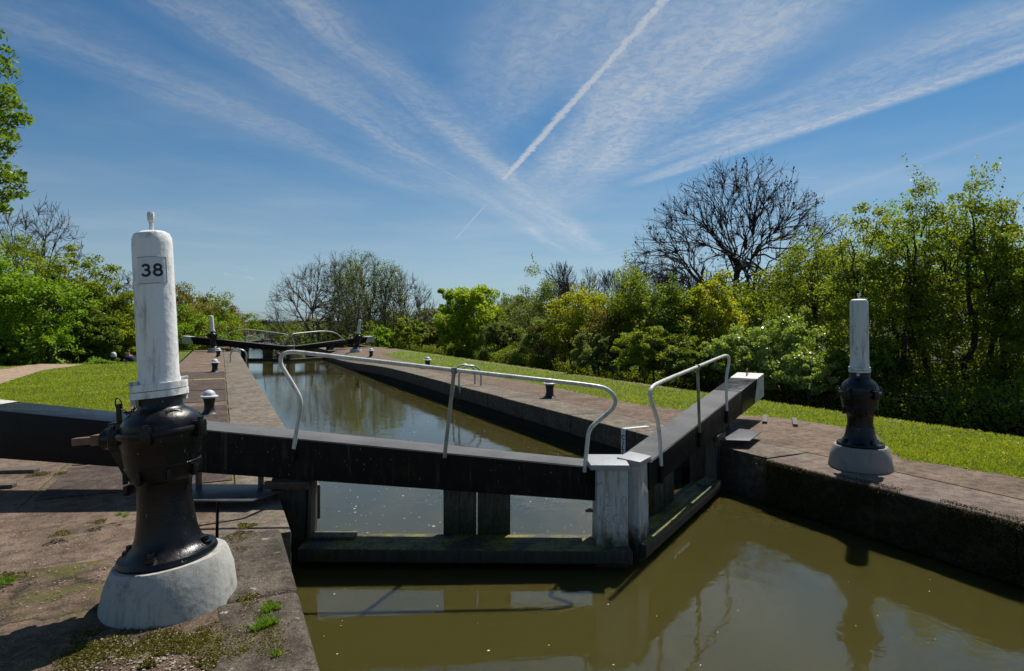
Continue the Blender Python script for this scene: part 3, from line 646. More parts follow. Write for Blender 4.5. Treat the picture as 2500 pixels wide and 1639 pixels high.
# ------------------------------------------------------------------ lock gates
def gate(label, side, Mp, ax, nr, L_leaf, L_beam, zt0, zt1, zb0, zb1, w0, w1, rail, text=None, plank=(-.367, -.50), near=True, posts_w=.30, waterz=WZ, foot=True, grp='gate leaves of the lock', scale=1.0, ring_handle=False, proud=.17, ps=0.0):
    """Mp: point on the beam's front face at the mitre end; ax: unit vector outwards along the leaf; nr: unit normal towards the viewer side"""
    th = thing('lock_gate', label, 'lock gate', (Mp.x, Mp.y, 0), grp)
    up = Vector((0, 0, 1)); ax = Vector(ax).normalized(); nr = Vector(nr).normalized()
    Q = lambda s, n, z: ax*s+nr*n+up*z        # local: s along the leaf, n towards the viewer (0 = beam front face)
    zt = lambda s: zt0+(zt1-zt0)*s/L_beam; zb = lambda s: zb0+(zb1-zb0)*s/L_beam; wd = lambda s: w0+(w1-w0)*s/L_beam
    def beam_seg(bm, s0, s1, ex=0.0, bev=.012, dz=0):
        hexa(bm, [Q(s0, ex, zb(s0)-ex), Q(s1, ex, zb(s1)-ex), Q(s1, -wd(s1)-ex, zb(s1)-ex), Q(s0, -wd(s0)-ex, zb(s0)-ex), Q(s0, ex, zt(s0)+ex), Q(s1, ex, zt(s1)+ex), Q(s1, -wd(s1)-ex, zt(s1)+ex), Q(s0, -wd(s0)-ex, zt(s0)+ex)], bev)
    sw = L_beam-.72
    bm = BM(); beam_seg(bm, -.02, L_leaf+1.25); bb = obj('balance_beam', bm, 'black_timber', th)
    bm = BM(); beam_seg(bm, L_leaf+1.25, sw+.02, .002); obj('painted_section', bm, 'black_gloss', bb)
    bm = BM()                                           # white painted end, its black edge runs as a curve
    n = 10; pts = []
    for i in range(n+1):
        t = i/n; zz0 = zb(sw); s = sw+.17*math.cos(math.pi*t)*(-1)*.5+.05; pts.append((s, t))
    for nn, ex in ((0.004, 1), (None, -1)):
        lo = []; hi = []
    ring = []
    for (s, t) in pts:
        z = zb(s)+(zt(s)-zb(s))*t; ring.append((s, z))
    f1 = [bm.verts.new(Q(s, .004, z)) for s, z in ring]; f2 = [bm.verts.new(Q(s, -wd(s)-.004, z)) for s, z in ring]
    e1 = [bm.verts.new(Q(L_beam, .004, zb(L_beam)+(zt(L_beam)-zb(L_beam))*t)) for s, t in pts]; e2 = [bm.verts.new(Q(L_beam, -wd(L_beam)-.004, zb(L_beam)+(zt(L_beam)-zb(L_beam))*t)) for s, t in pts]
    for i in range(n):
        bm.faces.new((f1[i], e1[i], e1[i+1], f1[i+1])); bm.faces.new((f2[i], f2[i+1], e2[i+1], e2[i])); bm.faces.new((e1[i], e2[i], e2[i+1], e1[i+1]))
    bm.faces.new((f1[n], e1[n], e2[n], f2[n])); bm.faces.new((f1[0], f2[0], e2[0], e1[0]))
    for v_ in bm.verts:
        if abs(v_.co.z-0) < 99: pass
    for vv in (f1[n], f2[n], e1[n], e2[n]): vv.co.z += .004
    we = obj('white_end', bm, 'white_beam', bb)
    bm = BM()
    beam_seg(bm, sw, L_beam-.003, -.001, 0); obj('end_core', bm, 'black_timber', bb)
    if ring_handle:
        bm = BM(); c = Q(L_beam-.28, -wd(L_beam)*.5, zt(L_beam-.28)); d_ = ax*.055
        tube(bm, smooth_path([c-d_, c-d_+up*.11, c+d_+up*.115, c+d_], 1), .008, 8); obj('handle', bm, 'rust', we)
    # grip covering on the walking part
    bm = BM(); s0, s1 = .0, L_leaf+1.15
    hexa(bm, [Q(s0, -.012, zt(s0)-.004), Q(s1, -.012, zt(s1)-.004), Q(s1, -wd(s1)+.012, zt(s1)-.004), Q(s0, -wd(s0)+.012, zt(s0)-.004), Q(s0, -.012, zt(s0)+.007), Q(s1, -.012, zt(s1)+.007), Q(s1, -wd(s1)+.012, zt(s1)+.007), Q(s0, -wd(s0)+.012, zt(s0)+.007)], .003)
    obj('grip_strip', bm, 'grip', bb)
    # mitre post with cap
    pw = posts_w; pz = zt0+.02
    bm = BM(); hexa(bm, [Q(-pw, proud, -2), Q(.01, proud, -2), Q(.01, -.20, -2), Q(-pw, -.20, -2), Q(-pw+.006, proud-.045, pz), Q(-.015, proud-.045, pz), Q(-.015, -.20, pz), Q(-pw+.006, -.20, pz)], .014, 3)
    mp = obj('mitre_post', bm, 'mitre_white' if near else 'heel_stone', th)
    bm = BM(); a, b = -pw-.005, .045
    hexa(bm, [Q(a, proud-.025, pz-.006), Q(b, proud-.025, pz-.006), Q(b+.02, -.23, pz-.006), Q(a, -.23, pz-.006), Q(a, proud-.025, pz+.042), Q(b, proud-.025, pz+.042), Q(b+.02, -.23, pz+.058), Q(a, -.23, pz+.058)], .007)
    obj('cap', bm, 'cap_grey', mp)
    if text:
        zax = Matrix(((-ax.x, 0, nr.x, 0), (-ax.y, 0, nr.y, 0), (0, 1, 0, 0), (0, 0, 0, 1)))   # text x -> -ax, y -> up, z -> nr
        for t_, sz_, zz in (('1210', .135, .04), ('KG', .135, -.12)):
            me = text_mesh(t_, sz_, .001, -.0022, 1.05); k = .045/(pz+2)
            for v_ in me.vertices:
                z_ = zz+v_.co.y; p = Q(-pw/2, .17-k*(z_+2)+.0012+v_.co.z, z_)+(-ax)*v_.co.x; v_.co = p
            me.materials.clear(); me.materials.append(M['carved']); o = bpy.data.objects.new('carved_text', me); C.objects.link(o); o.parent = mp
        bm = BM(); tube(bm, [Q(.0, -.05, -.10), Q(.07, -.05, -.10)], .014, 8); hexbolt(bm, Tr(*Q(.03, -.05, -.10)), .02, .02); obj('bolt', bm, 'rust', mp)
    # heel post, head collar
    bm = BM(); hs = L_leaf
    hexa(bm, [Q(hs-.17, -.02, -2.5), Q(hs+.17, -.02, -2.5), Q(hs+.17, -.36, -2.5), Q(hs-.17, -.36, -2.5), Q(hs-.17, -.02, zb(hs)+.01), Q(hs+.17, -.02, zb(hs)+.01), Q(hs+.17, -.36, zb(hs)+.01), Q(hs-.17, -.36, zb(hs)+.01)], .05, 4)
    hp = obj('heel_post', bm, 'post_wet', th)
    bm = BM(); box(bm, (-.205, -.02, -.035), (.205, .03, .035), .006, Tr(*Q(hs, .0, zb(hs)-.055)) @ Matrix.Rotation(math.atan2(ax.y, ax.x), 4, 'Z')); obj('collar_band', bm, 'rust_dark', hp)
    # boards between beam and walkway
    c = L_leaf*(.385 if near else .5); bw_ = .318
    for k in (-1, 1):
        bm = BM()
        for j in range(2):
            s0 = c+(k*.006 if k > 0 else -bw_-.006)+j*bw_/2; s1 = s0+bw_/2-.003
            hexa(bm, [Q(s0, -.20, -2), Q(s1, -.20, -2), Q(s1, -.27, -2), Q(s0, -.27, -2), Q(s0, -.20, zb(c)+.02), Q(s1, -.20, zb(c)+.02), Q(s1, -.27, zb(c)+.02), Q(s0, -.27, zb(c)+.02)], .005)
        obj('board', bm, 'boards', th)
    # walkway
    z1, z0 = plank
    bm = BM()
    rows = ((.235+ps, .085+ps*.6), (.08+ps*.6, -.09))
    for a_, b_ in rows: hexa(bm, [Q(-pw-.02, a_, z0+.012), Q(hs-.18, a_, z0+.012), Q(hs-.18, b_, z0), Q(-pw-.0, b_, z0), Q(-pw-.02, a_, z1), Q(hs-.18, a_, z1), Q(hs-.18, b_, z1+.004), Q(-pw-.0, b_, z1+.004)], .014, 3)
    hexa(bm, [Q(-.0, -.095, z0), Q(hs-.18, -.095, z0), Q(hs-.18, -.19, z0), Q(.0, -.19, z0), Q(.0, -.095, z1-.008), Q(hs-.18, -.095, z1-.008), Q(hs-.18, -.19, z1-.008), Q(.0, -.19, z1-.008)], .01)
    wk = obj('walkway', bm, 'walkway', th)
    bm = BM()
    hexa(bm, [Q(-.0, -.20, -2.4), Q(hs-.1, -.20, -2.4), Q(hs-.1, -.28, -2.4), Q(.0, -.28, -2.4), Q(.0, -.20, z1-.03), Q(hs-.1, -.20, z1-.03), Q(hs-.1, -.28, z1-.03), Q(.0, -.28, z1-.03)], .008); obj('planking', bm, 'post_wet', th)
    if near:
        bm = BM(); b0, b1 = hs-.63, hs-.19
        hexa(bm, [Q(b0, -.14, z1+.006), Q(b1, -.14, z1+.006), Q(b1, .01, z1+.006), Q(b0, .01, z1+.006), Q(b0, -.14, z1+.03), Q(b1, -.14, z1+.03), Q(b1, .01, z1+.03), Q(b0, .01, z1+.03)], .004)
        hexa(bm, [Q(b1-.03, -.14, z1+.03), Q(b1, -.14, z1+.03), Q(b1, .01, z1+.03), Q(b1-.03, .01, z1+.03), Q(b1-.03, -.14, zb(hs)-.02), Q(b1, -.14, zb(hs)-.02), Q(b1, -.05, zb(hs)-.02), Q(b1-.03, -.05, zb(hs)-.02)], .004)
        for t in (.12, .33): lathe(bm, [(0, 0), (.022, 0), (.014, .011), (0, .013)], 10, Tr(*Q(b0+t, -.06, z1+.03)))
        obj('bracket', bm, 'walkway_clean', wk)
    # foot board by the heel
    if foot:
        bm = BM(); f0, f1 = L_leaf+.18, L_leaf+.98; fz = max(.07, zb(f0)-.13)
        hexa(bm, [Q(f0, .33, fz), Q(f1, .33, fz), Q(f1+.12, -.2, fz), Q(f0-.22, -.2, fz), Q(f0, .33, fz+.014), Q(f1, .33, fz+.014), Q(f1+.12, -.2, fz+.014), Q(f0-.22, -.2, fz+.014)], .004)
        for s in (f0+.1, f1-.1): hexa(bm, [Q(s, -.08, fz+.01), Q(s+.03, -.08, fz+.01), Q(s+.03, -.14, fz+.01), Q(s, -.14, fz+.01), Q(s, -.08, zb(s)+.02), Q(s+.03, -.08, zb(s)+.02), Q(s+.03, -.14, zb(s)+.02), Q(s, -.14, zb(s)+.02)])
        obj('foot_board', bm, 'slate_plate', th)
    # hand rail
    if rail:
        rp, ups, rr = rail
        bm = BM(); tube(bm, smooth_path(rp, 2), rr, 12 if near else 6); hr = obj('handrail', bm, 'white_rail', th)
        for a_, b_ in ups:
            bm = BM(); tube(bm, [a_, b_], rr*.92, 10 if near else 6)
            if near:
                d_ = (a_-b_).normalized(); lathe(bm, [(rr*.9, -.03), (rr*1.5, -.028), (rr*1.6, .0), (rr*1.4, .028), (0, .03)], 14, Tr(*a_) @ Matrix.Rotation(R(0), 4, 'Z'))
            obj('upright', bm, 'rail_mossy', hr)
        if near:
            for p in [rp[0], rp[-1]]+[b_ for a_, b_ in ups]:
                bm = BM(); tube(bm, [p+up*.0-up*(.16 if side > 0 else .10), p+up*.01], rr*(1.3 if side > 0 else 1.05), 10)
                obj('rail_socket', bm, 'black_timber', hr)
    return th
# near left leaf: front face plane runs from depth 5.50 at the mitre to 5.60 far left
pA, pB = Wd((1440-1250)/F*5.50, 5.50), Wd((105-1250)/F*5.60, 5.60)
axL = (pB-pA).normalized(); nrL = Vector((axL.y, -axL.x, 0));
if nrL.dot(-Wd(0, 1)) < 0: nrL = -nrL
mL = Wd(1.066-.31, 5.497)
def on_plane(u, v, p0, ax):       # pixel ray meets the vertical plane through p0 along ax
    dr = Wd((u-1250)/F, 1); n = Vector((-ax.y, ax.x, 0)); t = p0.dot(n)/dr.dot(n); P_ = dr*t; P_.z = ZV(v, t); return P_
def rail_px(pts, ups, p0, ax, nr, rr, off=.02):
    q0 = p0+nr*off; f = lambda p: on_plane(p[0], p[1], q0, ax)-Vector((p0.x, p0.y, 0))
    return ([f(p) for p in pts], [(f(a), f(b)) for a, b in ups], rr)
rl = rail_px([(717, 1098), (724, 1050), (734, 1000), (735, 975), (722, 950), (697, 909), (684, 888), (686, 868), (704, 859), (735, 861), (900, 880), (1108, 904), (1300, 925), (1462, 943), (1486, 952), (1503, 970), (1502, 990), (1486, 1008), (1450, 1036), (1438, 1052), (1435, 1070), (1427, 1155)],
             [((1109, 905), (1085, 1120))], mL, axL, nrL, .0195)
gate('left near gate leaf with long black beam, curved white handrail and 1210 on its post', -1, mL, axL, nrL, 2.86, 6.42, .312, .90, .005, .43, .33, .50, rl, '1210')
# near right leaf
a0, a1 = Wd(1.13, 5.29), Wd(2.58, 7.5); axR = (a1-a0).normalized(); nrR = Vector((axR.y, -axR.x, 0))
if nrR.dot(Wd(1, -.3)) < 0: nrR = -nrR
mR = Wd(1.313, 5.65)
rr_ = rail_px([(1614, 1140), (1612, 1090), (1609, 1052), (1604, 1018), (1592, 988), (1586, 966), (1589, 949), (1602, 937), (1703, 896), (1766, 869), (1777, 868), (1781, 880), (1776, 905), (1773, 925), (1774, 1005)],
              [((1703, 897), (1708, 1058))], mR, axR, nrR, .0195)
gate('right near lock gate leaf with its beam rising to a white end and rusty handle', 1, mR, axR, nrR, 2.62, 5.565, .32, .779, .06, .39, .34, .43, rr_, None, ring_handle=True, posts_w=.25, proud=.025, ps=-.17)
# far gate leaves
def far_gate(label, side, hu, d_h, mu, d_m, end, zt0, zt1, zb0, zb1, railpx, upspx, L_leaf, rh=False, wz=-.5):
    m0 = PD(mu, d_m); e0 = PD(hu, d_h); ax = (e0-m0).normalized(); nr = Vector((ax.y, -ax.x, 0))
    if nr.dot(-Wd(0, 1)) < 0: nr = -nr
    rl = rail_px(railpx, upspx, m0, ax, nr, .028, -.0)
    return gate(label, side, m0, ax, nr, L_leaf, end, zt0, zt1, zb0, zb1, .34, .48, rl, None, plank=(-.40, -.62), near=False, foot=True, ring_handle=rh)
far_gate('left leaf of the far lock gate with its beam reaching over the towpath', -1, 583, 35.0, 705, 34.5, 6.9, .30, .90, .05, .44,
         [(692, 843), (692, 836), (697, 829), (704, 822), (702, 817), (690, 815), (640, 808), (582, 802), (540, 826)], [((649, 810), (645, 840)), ((602, 805), (598, 837))], 2.9)
far_gate('right leaf of the far lock gate with a white beam end beside the leaning post', 1, 812, 37.0, 714, 34.5, 6.5, .30, .80, .05, .40,
         [(719, 842), (717, 832), (711, 822), (714, 816), (724, 814), (813, 806), (841, 831)], [((758, 812), (759, 840)), ((796, 808), (796, 835))], 2.9, True)
# distant gates of the next locks down the flight
def tiny_gate(lab, Y, z, c=3.2, half=2.5):
    for sd_ in (-1, 1):
        m0 = Vector((c+sd_*.02, Y-1.2, 0)); e = Vector((c+sd_*half, Y, 0)); ax = (e-m0).normalized(); nr = Vector((ax.y, -ax.x, 0))
        if nr.y > 0: nr = -nr
        th = gate(lab % ('left' if sd_ < 0 else 'right'), sd_, m0, ax, nr, 2.7, 6.2, .4, .9, 0, .45, .34, .45, ([ax*.15+Vector((0, 0, .4)), ax*.15+Vector((0, 0, 1.1)), ax*.6+Vector((0, 0, 1.5)), ax*2.8+Vector((0, 0, 1.7)), ax*4+Vector((0, 0, .8))], [], .03), None, plank=(-.4, -.62), near=False, foot=False)
        th.location.z = z
tiny_gate('distant %s gate leaf of the second lock down the flight', 124, -2.35)
tiny_gate('very distant %s gate leaf of the third lock down the flight', 152, -4.5)
tiny_gate('very distant %s gate leaf furthest down the flight', 335, -4.6)
# banks at the second lock
for nm, x0, x1 in (('lock_wall', -1.6, .95), ('lock_wall', 5.6, 9)):
    th = thing(nm, 'distant %s chamber wall of the second lock down the flight' % ('left' if x0 < 0 else 'right'), 'wall', (x0, 122, -2.3)); bm = BM()
    box(bm, (0, 0, -2.8), (x1-x0, 26, .0), .02); obj('coping', bm, 'coping', th)

# ------------------------------------------------------------------ bollards, ladders, cill marker, foot grips, stones
def bollard_mesh():
    th = thing('bollard', 'b', 'bollard', (0, 0, 0), 'mooring bollards along the lock')
    bm = BM(); lathe(bm, [(0, -.02), (.15, -.02), (.145, .008), (.125, .022), (.10, .05), (.083, .10), (.083, .17), (.095, .25), (.105, .30), (0, .30)], 32); obj('shaft', bm, 'bollard_black', th)
    bm = BM(); lathe(bm, [(.09, .288), (.135, .292), (.148, .302), (.146, .322), (.128, .332), (.104, .336), (.100, .36), (.086, .39), (.055, .418), (.02, .43), (0, .431)], 32); obj('cap', bm, 'white_cap', th)
    return th
b0 = bollard_mesh(); first = True
for u, v, s, lb in ((511, 1011, 1.02, 'black bollard with a white domed cap, nearest of those on the towpath side'), (524.5, 909, 1.05, 'second white capped bollard on the towpath side, on a pale slab'),
                 (533, 872, 1.02, 'white capped bollard on the towpath side, just in front of the far winding post'), (1342, 971, 1.0, 'white capped bollard on the right bank, seen behind the near handrail by the grass'),
                 (1044, 900, 1.0, 'white capped bollard on the right bank, left of the ladder hoops'), (906, 872, 1.0, 'white capped bollard on the right bank beside the leaning far post'),):
    b = b0 if first else copy_tree(b0); first = False; b.location = G(u, v); b.scale = (s, s, s); b['label'] = lb
p = PD(277, 27.5); 
bm = BM(); lathe(bm, [(0, 0), (.11, 0), (.10, .5), (.09, .52), (0, .52)], 14); th = thing('marker_post', 'short black post with a white top in the grass beside the seated man', 'post', (p.x, p.y, -.42)); obj('shaft', bm, 'bollard_black', th)
bm = BM(); lathe(bm, [(.09, .515), (.12, .53), (.125, .62), (.10, .70), (.05, .74), (0, .745)], 14); obj('cap', bm, 'white_cap', th)
for u, v, lb in ((563, 831.5, 'tiny dark bollard at the water of the lower pound, left of a pair'), (568.5, 830.5, 'tiny dark bollard at the water of the lower pound, right of a pair')):
    b = copy_tree(b0); b.location = G(u, v, -2.3); b['label'] = lb; b.scale = (1.6,)*3
def ladder(label, x, y, sgn, n2=.42):
    th = thing('ladder', label, 'ladder', (x, y, 0), 'ladders with hooped grab rails')
    for k in (0, 1):
        yy = k*n2; bm = BM(); a = [(sgn*-.03, yy, -.16), (sgn*-.07, yy, .02), (sgn*-.07, yy, .28)]
        w_ = .62
        for i in range(13): t = math.pi*i/12; a.append((sgn*(-.07+w_/2-w_/2*math.cos(t)), yy, .30+.24*math.sin(t)))
        a += [(sgn*(w_-.07), yy, .02), (sgn*(w_-.07), yy, -.03)]
        tube(bm, a, .024, 10); obj('grab_rail', bm, 'hoop_grey', th)
    for i in range(3):
        bm = BM(); tube(bm, [(sgn*-.03, 0, -.14-.19*i), (sgn*-.03, n2, -.14-.19*i)], .011, 8); obj('rung', bm, 'rust_dark', th)
    return th
pR = G(1117, 944); ladder('ladder with two white hooped grab rails on the right bank of the lock', XR1, pR.y-.1, 1)
pLd = G(600, 884); ladder('ladder with hooped grab rails on the towpath side of the lock', XL1, pLd.y, -1)
def cill():
    c = G(1522, 1055); y0 = c.y
    c1 = on_plane(1523, 1070, Vector((XR1, 0, 0)), Vector((0, 1, 0))); y0 = c1.y
    th = thing('cill_marker', 'white painted marker reading CILL on the edge of the right coping', 'marker', (XR1, y0, 0)); bm = BM()
    box(bm, (-.012, -.055, -.95), (-.008, .055, -.008), 0); box(bm, (.012, -.045, .0125), (.47, .045, .0165), 0)
    hexa(bm, [Vector(p) for p in ((-.012, -.055, -.01), (.0, -.055, -.014), (.0, .055, -.014), (-.012, .055, -.01), (-.006, -.045, .0155), (.014, -.045, .0165), (.014, .045, .0165), (-.006, .045, .0155))])
    o = obj('painted_line', bm, 'plate', th)
    for i, ch in enumerate('CILL'):
        me = text_mesh(ch, .095, .0008, .004)
        for v_ in me.vertices: x, y, z = v_.co; v_.co = (-.0135-z, -x*1.15, -.125-.083*i+y)     # seen from the water: text x runs towards -Y
        me.materials.clear(); me.materials.append(M['digit']); t = bpy.data.objects.new('letter', me); C.objects.link(t); t.parent = th
cill()
def grip_bar(pts_uv, label, hh=.035, wd_=.07):
    a, b = [G(u, v) for u, v in pts_uv]; th = thing('foot_grip', label, 'foot grip', (a.x, a.y, 0), 'raised grips for feet behind the beams'); d = (b-a); n = Vector((-d.y, d.x, 0)).normalized()*wd_/2
    z = Vector((0, 0, 1)); bm = BM(); o = Vector((0, 0, 0)); hexa(bm, [o-n, d-n, d+n, o+n, o-n+z*hh, d-n+z*hh, d+n+z*hh, o+n+z*hh], .006); obj('bar', bm, 'oak_grip', th)
grip_bar([(1867, 1035), (1868, 1018)], 'short raised wooden foot grip nearer the white beam end', .04, .075)
grip_bar([(1942, 1042), (1939, 1025)], 'short raised wooden foot grip nearer the right winding post', .04, .075)
grip_bar([(-60, 1157), (90, 1153)], 'flat foot grip in the paving under the beam at the left edge, farther one', .04, .10)
grip_bar([(-60, 1196), (36, 1190)], 'flat foot grip in the paving at the left edge, nearer one', .04, .10)
rng = random.Random(5)
for i, (u, v, s) in enumerate(((543, 856, .5), (552, 853.5, .42), (562, 857, .45), (560, 851, .5))):
    p = G(u, v); th = thing('stone_block', ['pale stone block just right of the far towpath post', 'stone block behind the gap under the far beam', 'low brown stone block in front of others under the far beam', 'flat stone block lying farthest back under the far beam'][i], 'stone', (p.x, p.y, 0)); bm = BM()
    box(bm, (-s/2, -s/3, 0), (s/2, s/3, s*.38), .03, Matrix.Rotation(rng.uniform(0, 1), 4, 'Z')); obj('block', bm, 'slab', th)
# dark boarded structure by the seated man
p = PD(350, 26.6); th = thing('bench', 'dark wooden bench end beside the seated man', 'bench', (p.x, p.y, -.3)); bm = BM()
box(bm, (-.22, -.4, -.1), (.6, .0, .34), .02); box(bm, (-.16, -.06, .3), (.6, .02, .82), .02); obj('seat', bm, 'bark_dark', th)

# ------------------------------------------------------------------ seated man
def person():
    p = PD(322, 26.9); base = Vector((p.x, p.y, -.48)); rot = Matrix.Rotation(-TH, 4, 'Z')
    th = thing('person', 'man in a dark navy T-shirt sitting bent forward in the grass, short dark hair', 'person', base)
    def skin(name, verts, edges, rad, m, parent, sub=2):
        me = bpy.data.meshes.new(name); me.from_pydata(verts, edges, []); o = bpy.data.objects.new(name, me); C.objects.link(o)
        sk = o.modifiers.new('s', 'SKIN'); sk.use_smooth_shade = True
        for i, r in enumerate(rad): me.skin_vertices[0].data[i].radius = (r, r)
        me.skin_vertices[0].data[0].use_root = True
        ss = o.modifiers.new('b', 'SUBSURF'); ss.levels = ss.render_levels = sub
        dg = bpy.context.evaluated_depsgraph_get(); m2 = bpy.data.meshes.new_from_object(o.evaluated_get(dg)); bpy.data.objects.remove(o)
        m2.materials.clear(); m2.materials.append(M[m]); m2.transform(rot); o = bpy.data.objects.new(name, m2); C.objects.link(o)
        if parent: o.parent = parent
        return o
    # x right, y away from the viewer, z up; leaning forward to the left
    V = [(.10, 0, .12), (.06, -.02, .34), (-.02, -.04, .56), (-.07, -.06, .66), (-.11, -.085, .71), (-.135, -.10, .79), (-.13, -.09, .85),
         (-.14, -.20, .60), (-.22, -.26, .38), (-.34, -.30, .22), (-.40, -.32, .17), (.10, .12, .60), (.02, .16, .36), (-.14, .10, .20), (-.20, .08, .16),
         (.0, -.14, .12), (-.36, -.20, .38), (-.52, -.22, .06), (-.64, -.24, .03), (.0, .14, .12), (-.32, .20, .40), (-.52, .20, .06), (-.64, .20, .03)]
    E_ = [(0, 1), (1, 2), (2, 3), (3, 4), (4, 5), (5, 6), (2, 7), (7, 8), (8, 9), (9, 10), (2, 11), (11, 12), (12, 13), (13, 14), (0, 15), (15, 16), (16, 17), (17, 18), (0, 19), (19, 20), (20, 21), (21, 22)]
    rad = [.15, .13, .14, .065, .06, .095, .075, .06, .045, .033, .03, .06, .045, .033, .03, .09, .07, .045, .035, .09, .07, .045, .035]
    body = skin('body', V, E_, rad, 'skin_tone', th)
    skin('shirt', [V[0], V[1], V[2], (-.055, -.05, .63), V[7], (-.17, -.22, .50), V[11], (.07, .14, .49)], [(0, 1), (1, 2), (2, 3), (2, 4), (4, 5), (2, 6), (6, 7)], [.16, .155, .17, .125, .095, .07, .085, .07], 'shirt', th)
    skin('trousers', [V[0], V[15], V[16], V[17], V[19], V[20], V[21]], [(0, 1), (1, 2), (2, 3), (0, 4), (4, 5), (5, 6)], [.16, .105, .085, .06, .105, .085, .06], 'trousers', th)
    skin('hair', [(-.11, -.07, .80), (-.12, -.075, .865), (-.15, -.09, .885)], [(0, 1), (1, 2)], [.09, .085, .07], 'hair', th)
    bm = BM(); lathe(bm, [(0, -.03), (.014, -.02), (.018, 0), (.008, .03), (0, .035)], 8, rot @ Tr(-.232, -.105, .78)); lathe(bm, [(0, -.02), (.012, 0), (0, .03)], 8, rot @ Tr(-.135, -.195, .785)); obj('nose', bm, 'skin_tone', body)
person()

# power line
def wire():
    a, b = PD(500, 150, 0), PD(700, 155, 0); a.z, b.z = ZV(758, 150), ZV(763, 155); th = thing('power_line', 'thin overhead wire crossing the sky above the far end of the canal', 'power line', (0, 0, 0))
    bm = BM(); tube(bm, [a+(b-a)*t-Vector((0, 0, .5*4*t*(1-t)*.3)) for t in [i/10-.3 for i in range(17)]], .022, 5)
    obj('cable', bm, 'wire', th)
    for k, t in ((0, -.3), (1, 1.3)):
        q_ = a+(b-a)*t; bm = BM(); tube(bm, [(q_.x, q_.y, -5), (q_.x, q_.y, q_.z+.4)], [.16, .1], 8); tube(bm, [(q_.x-.9, q_.y, q_.z), (q_.x+.9, q_.y, q_.z)], .06, 6); obj('pole', bm, 'bark_dark', th)
wire()

# ------------------------------------------------------------------ vegetation
nr_ = np.random.RandomState(7)
def leaf_quads(P_, size, rs, upb=.3, droop=0.0):
    n = len(P_); a = rs.normal(size=(n, 3)); a[:, 2] -= droop; a /= np.linalg.norm(a, axis=1)[:, None]
    nn = rs.normal(size=(n, 3)); nn[:, 2] += upb*2; b = np.cross(a, nn); b /= np.linalg.norm(b, axis=1)[:, None]+1e-9
    s = size*rs.uniform(.6, 1.25, (n, 1)); a *= s*.5; b *= s*.30
    V = np.stack([P_-a, P_-b*1.0+a*.05, P_+a, P_+b*1.0+a*.05], 1); return V.reshape(-1, 3)
def clump_points(c, r, n, rs, flat=.8):
    d = rs.normal(size=(n, 3)); d /= np.linalg.norm(d, axis=1)[:, None]; rad = r*rs.uniform(.15, 1, (n, 1))**.6; p = d*rad; p[:, 2] *= flat; return c+p
def tubes_np(segs, sides=5):
    """segs: list of (p0,p1,r0,r1)"""
    A = np.array([s[0] for s in segs], dtype=float); B = np.array([s[1] for s in segs], dtype=float); ra = np.array([s[2] for s in segs])[:, None]; rb = np.array([s[3] for s in segs])[:, None]
    t = B-A; t /= np.linalg.norm(t, axis=1)[:, None]+1e-9; ref = np.where(np.abs(t[:, 2:3]) < .9, np.array([[0, 0, 1.]]), np.array([[1., 0, 0]]))
    u = np.cross(t, ref); u /= np.linalg.norm(u, axis=1)[:, None]+1e-9; v = np.cross(t, u); out = []
    for k in range(sides):
        a0, a1 = 2*math.pi*k/sides, 2*math.pi*(k+1)/sides; c0, s0, c1, s1 = math.cos(a0), math.sin(a0), math.cos(a1), math.sin(a1)
        out.append(np.stack([A+(u*c0+v*s0)*ra, A+(u*c1+v*s1)*ra, B+(u*c1+v*s1)*rb, B+(u*c0+v*s0)*rb], 1))
    return np.concatenate(out).reshape(-1, 3)
def limb(segs, p0, p1, r0, r1, rng, n=5, bow=.12):
    p0, p1 = np.array(p0, float), np.array(p1, float); L = np.linalg.norm(p1-p0); off = np.array([rng.gauss(0, 1) for _ in range(3)])*L*bow*.5; off[2] -= L*bow*.35
    prev = p0; pr = r0
    for i in range(1, n+1):
        t = i/n; p = p0+(p1-p0)*t+off*math.sin(math.pi*t)*(1)+np.array([rng.gauss(0, 1) for _ in range(3)])*L*.02; r = r0+(r1-r0)*t
        segs.append((prev, p, pr, r)); prev, pr = p, r
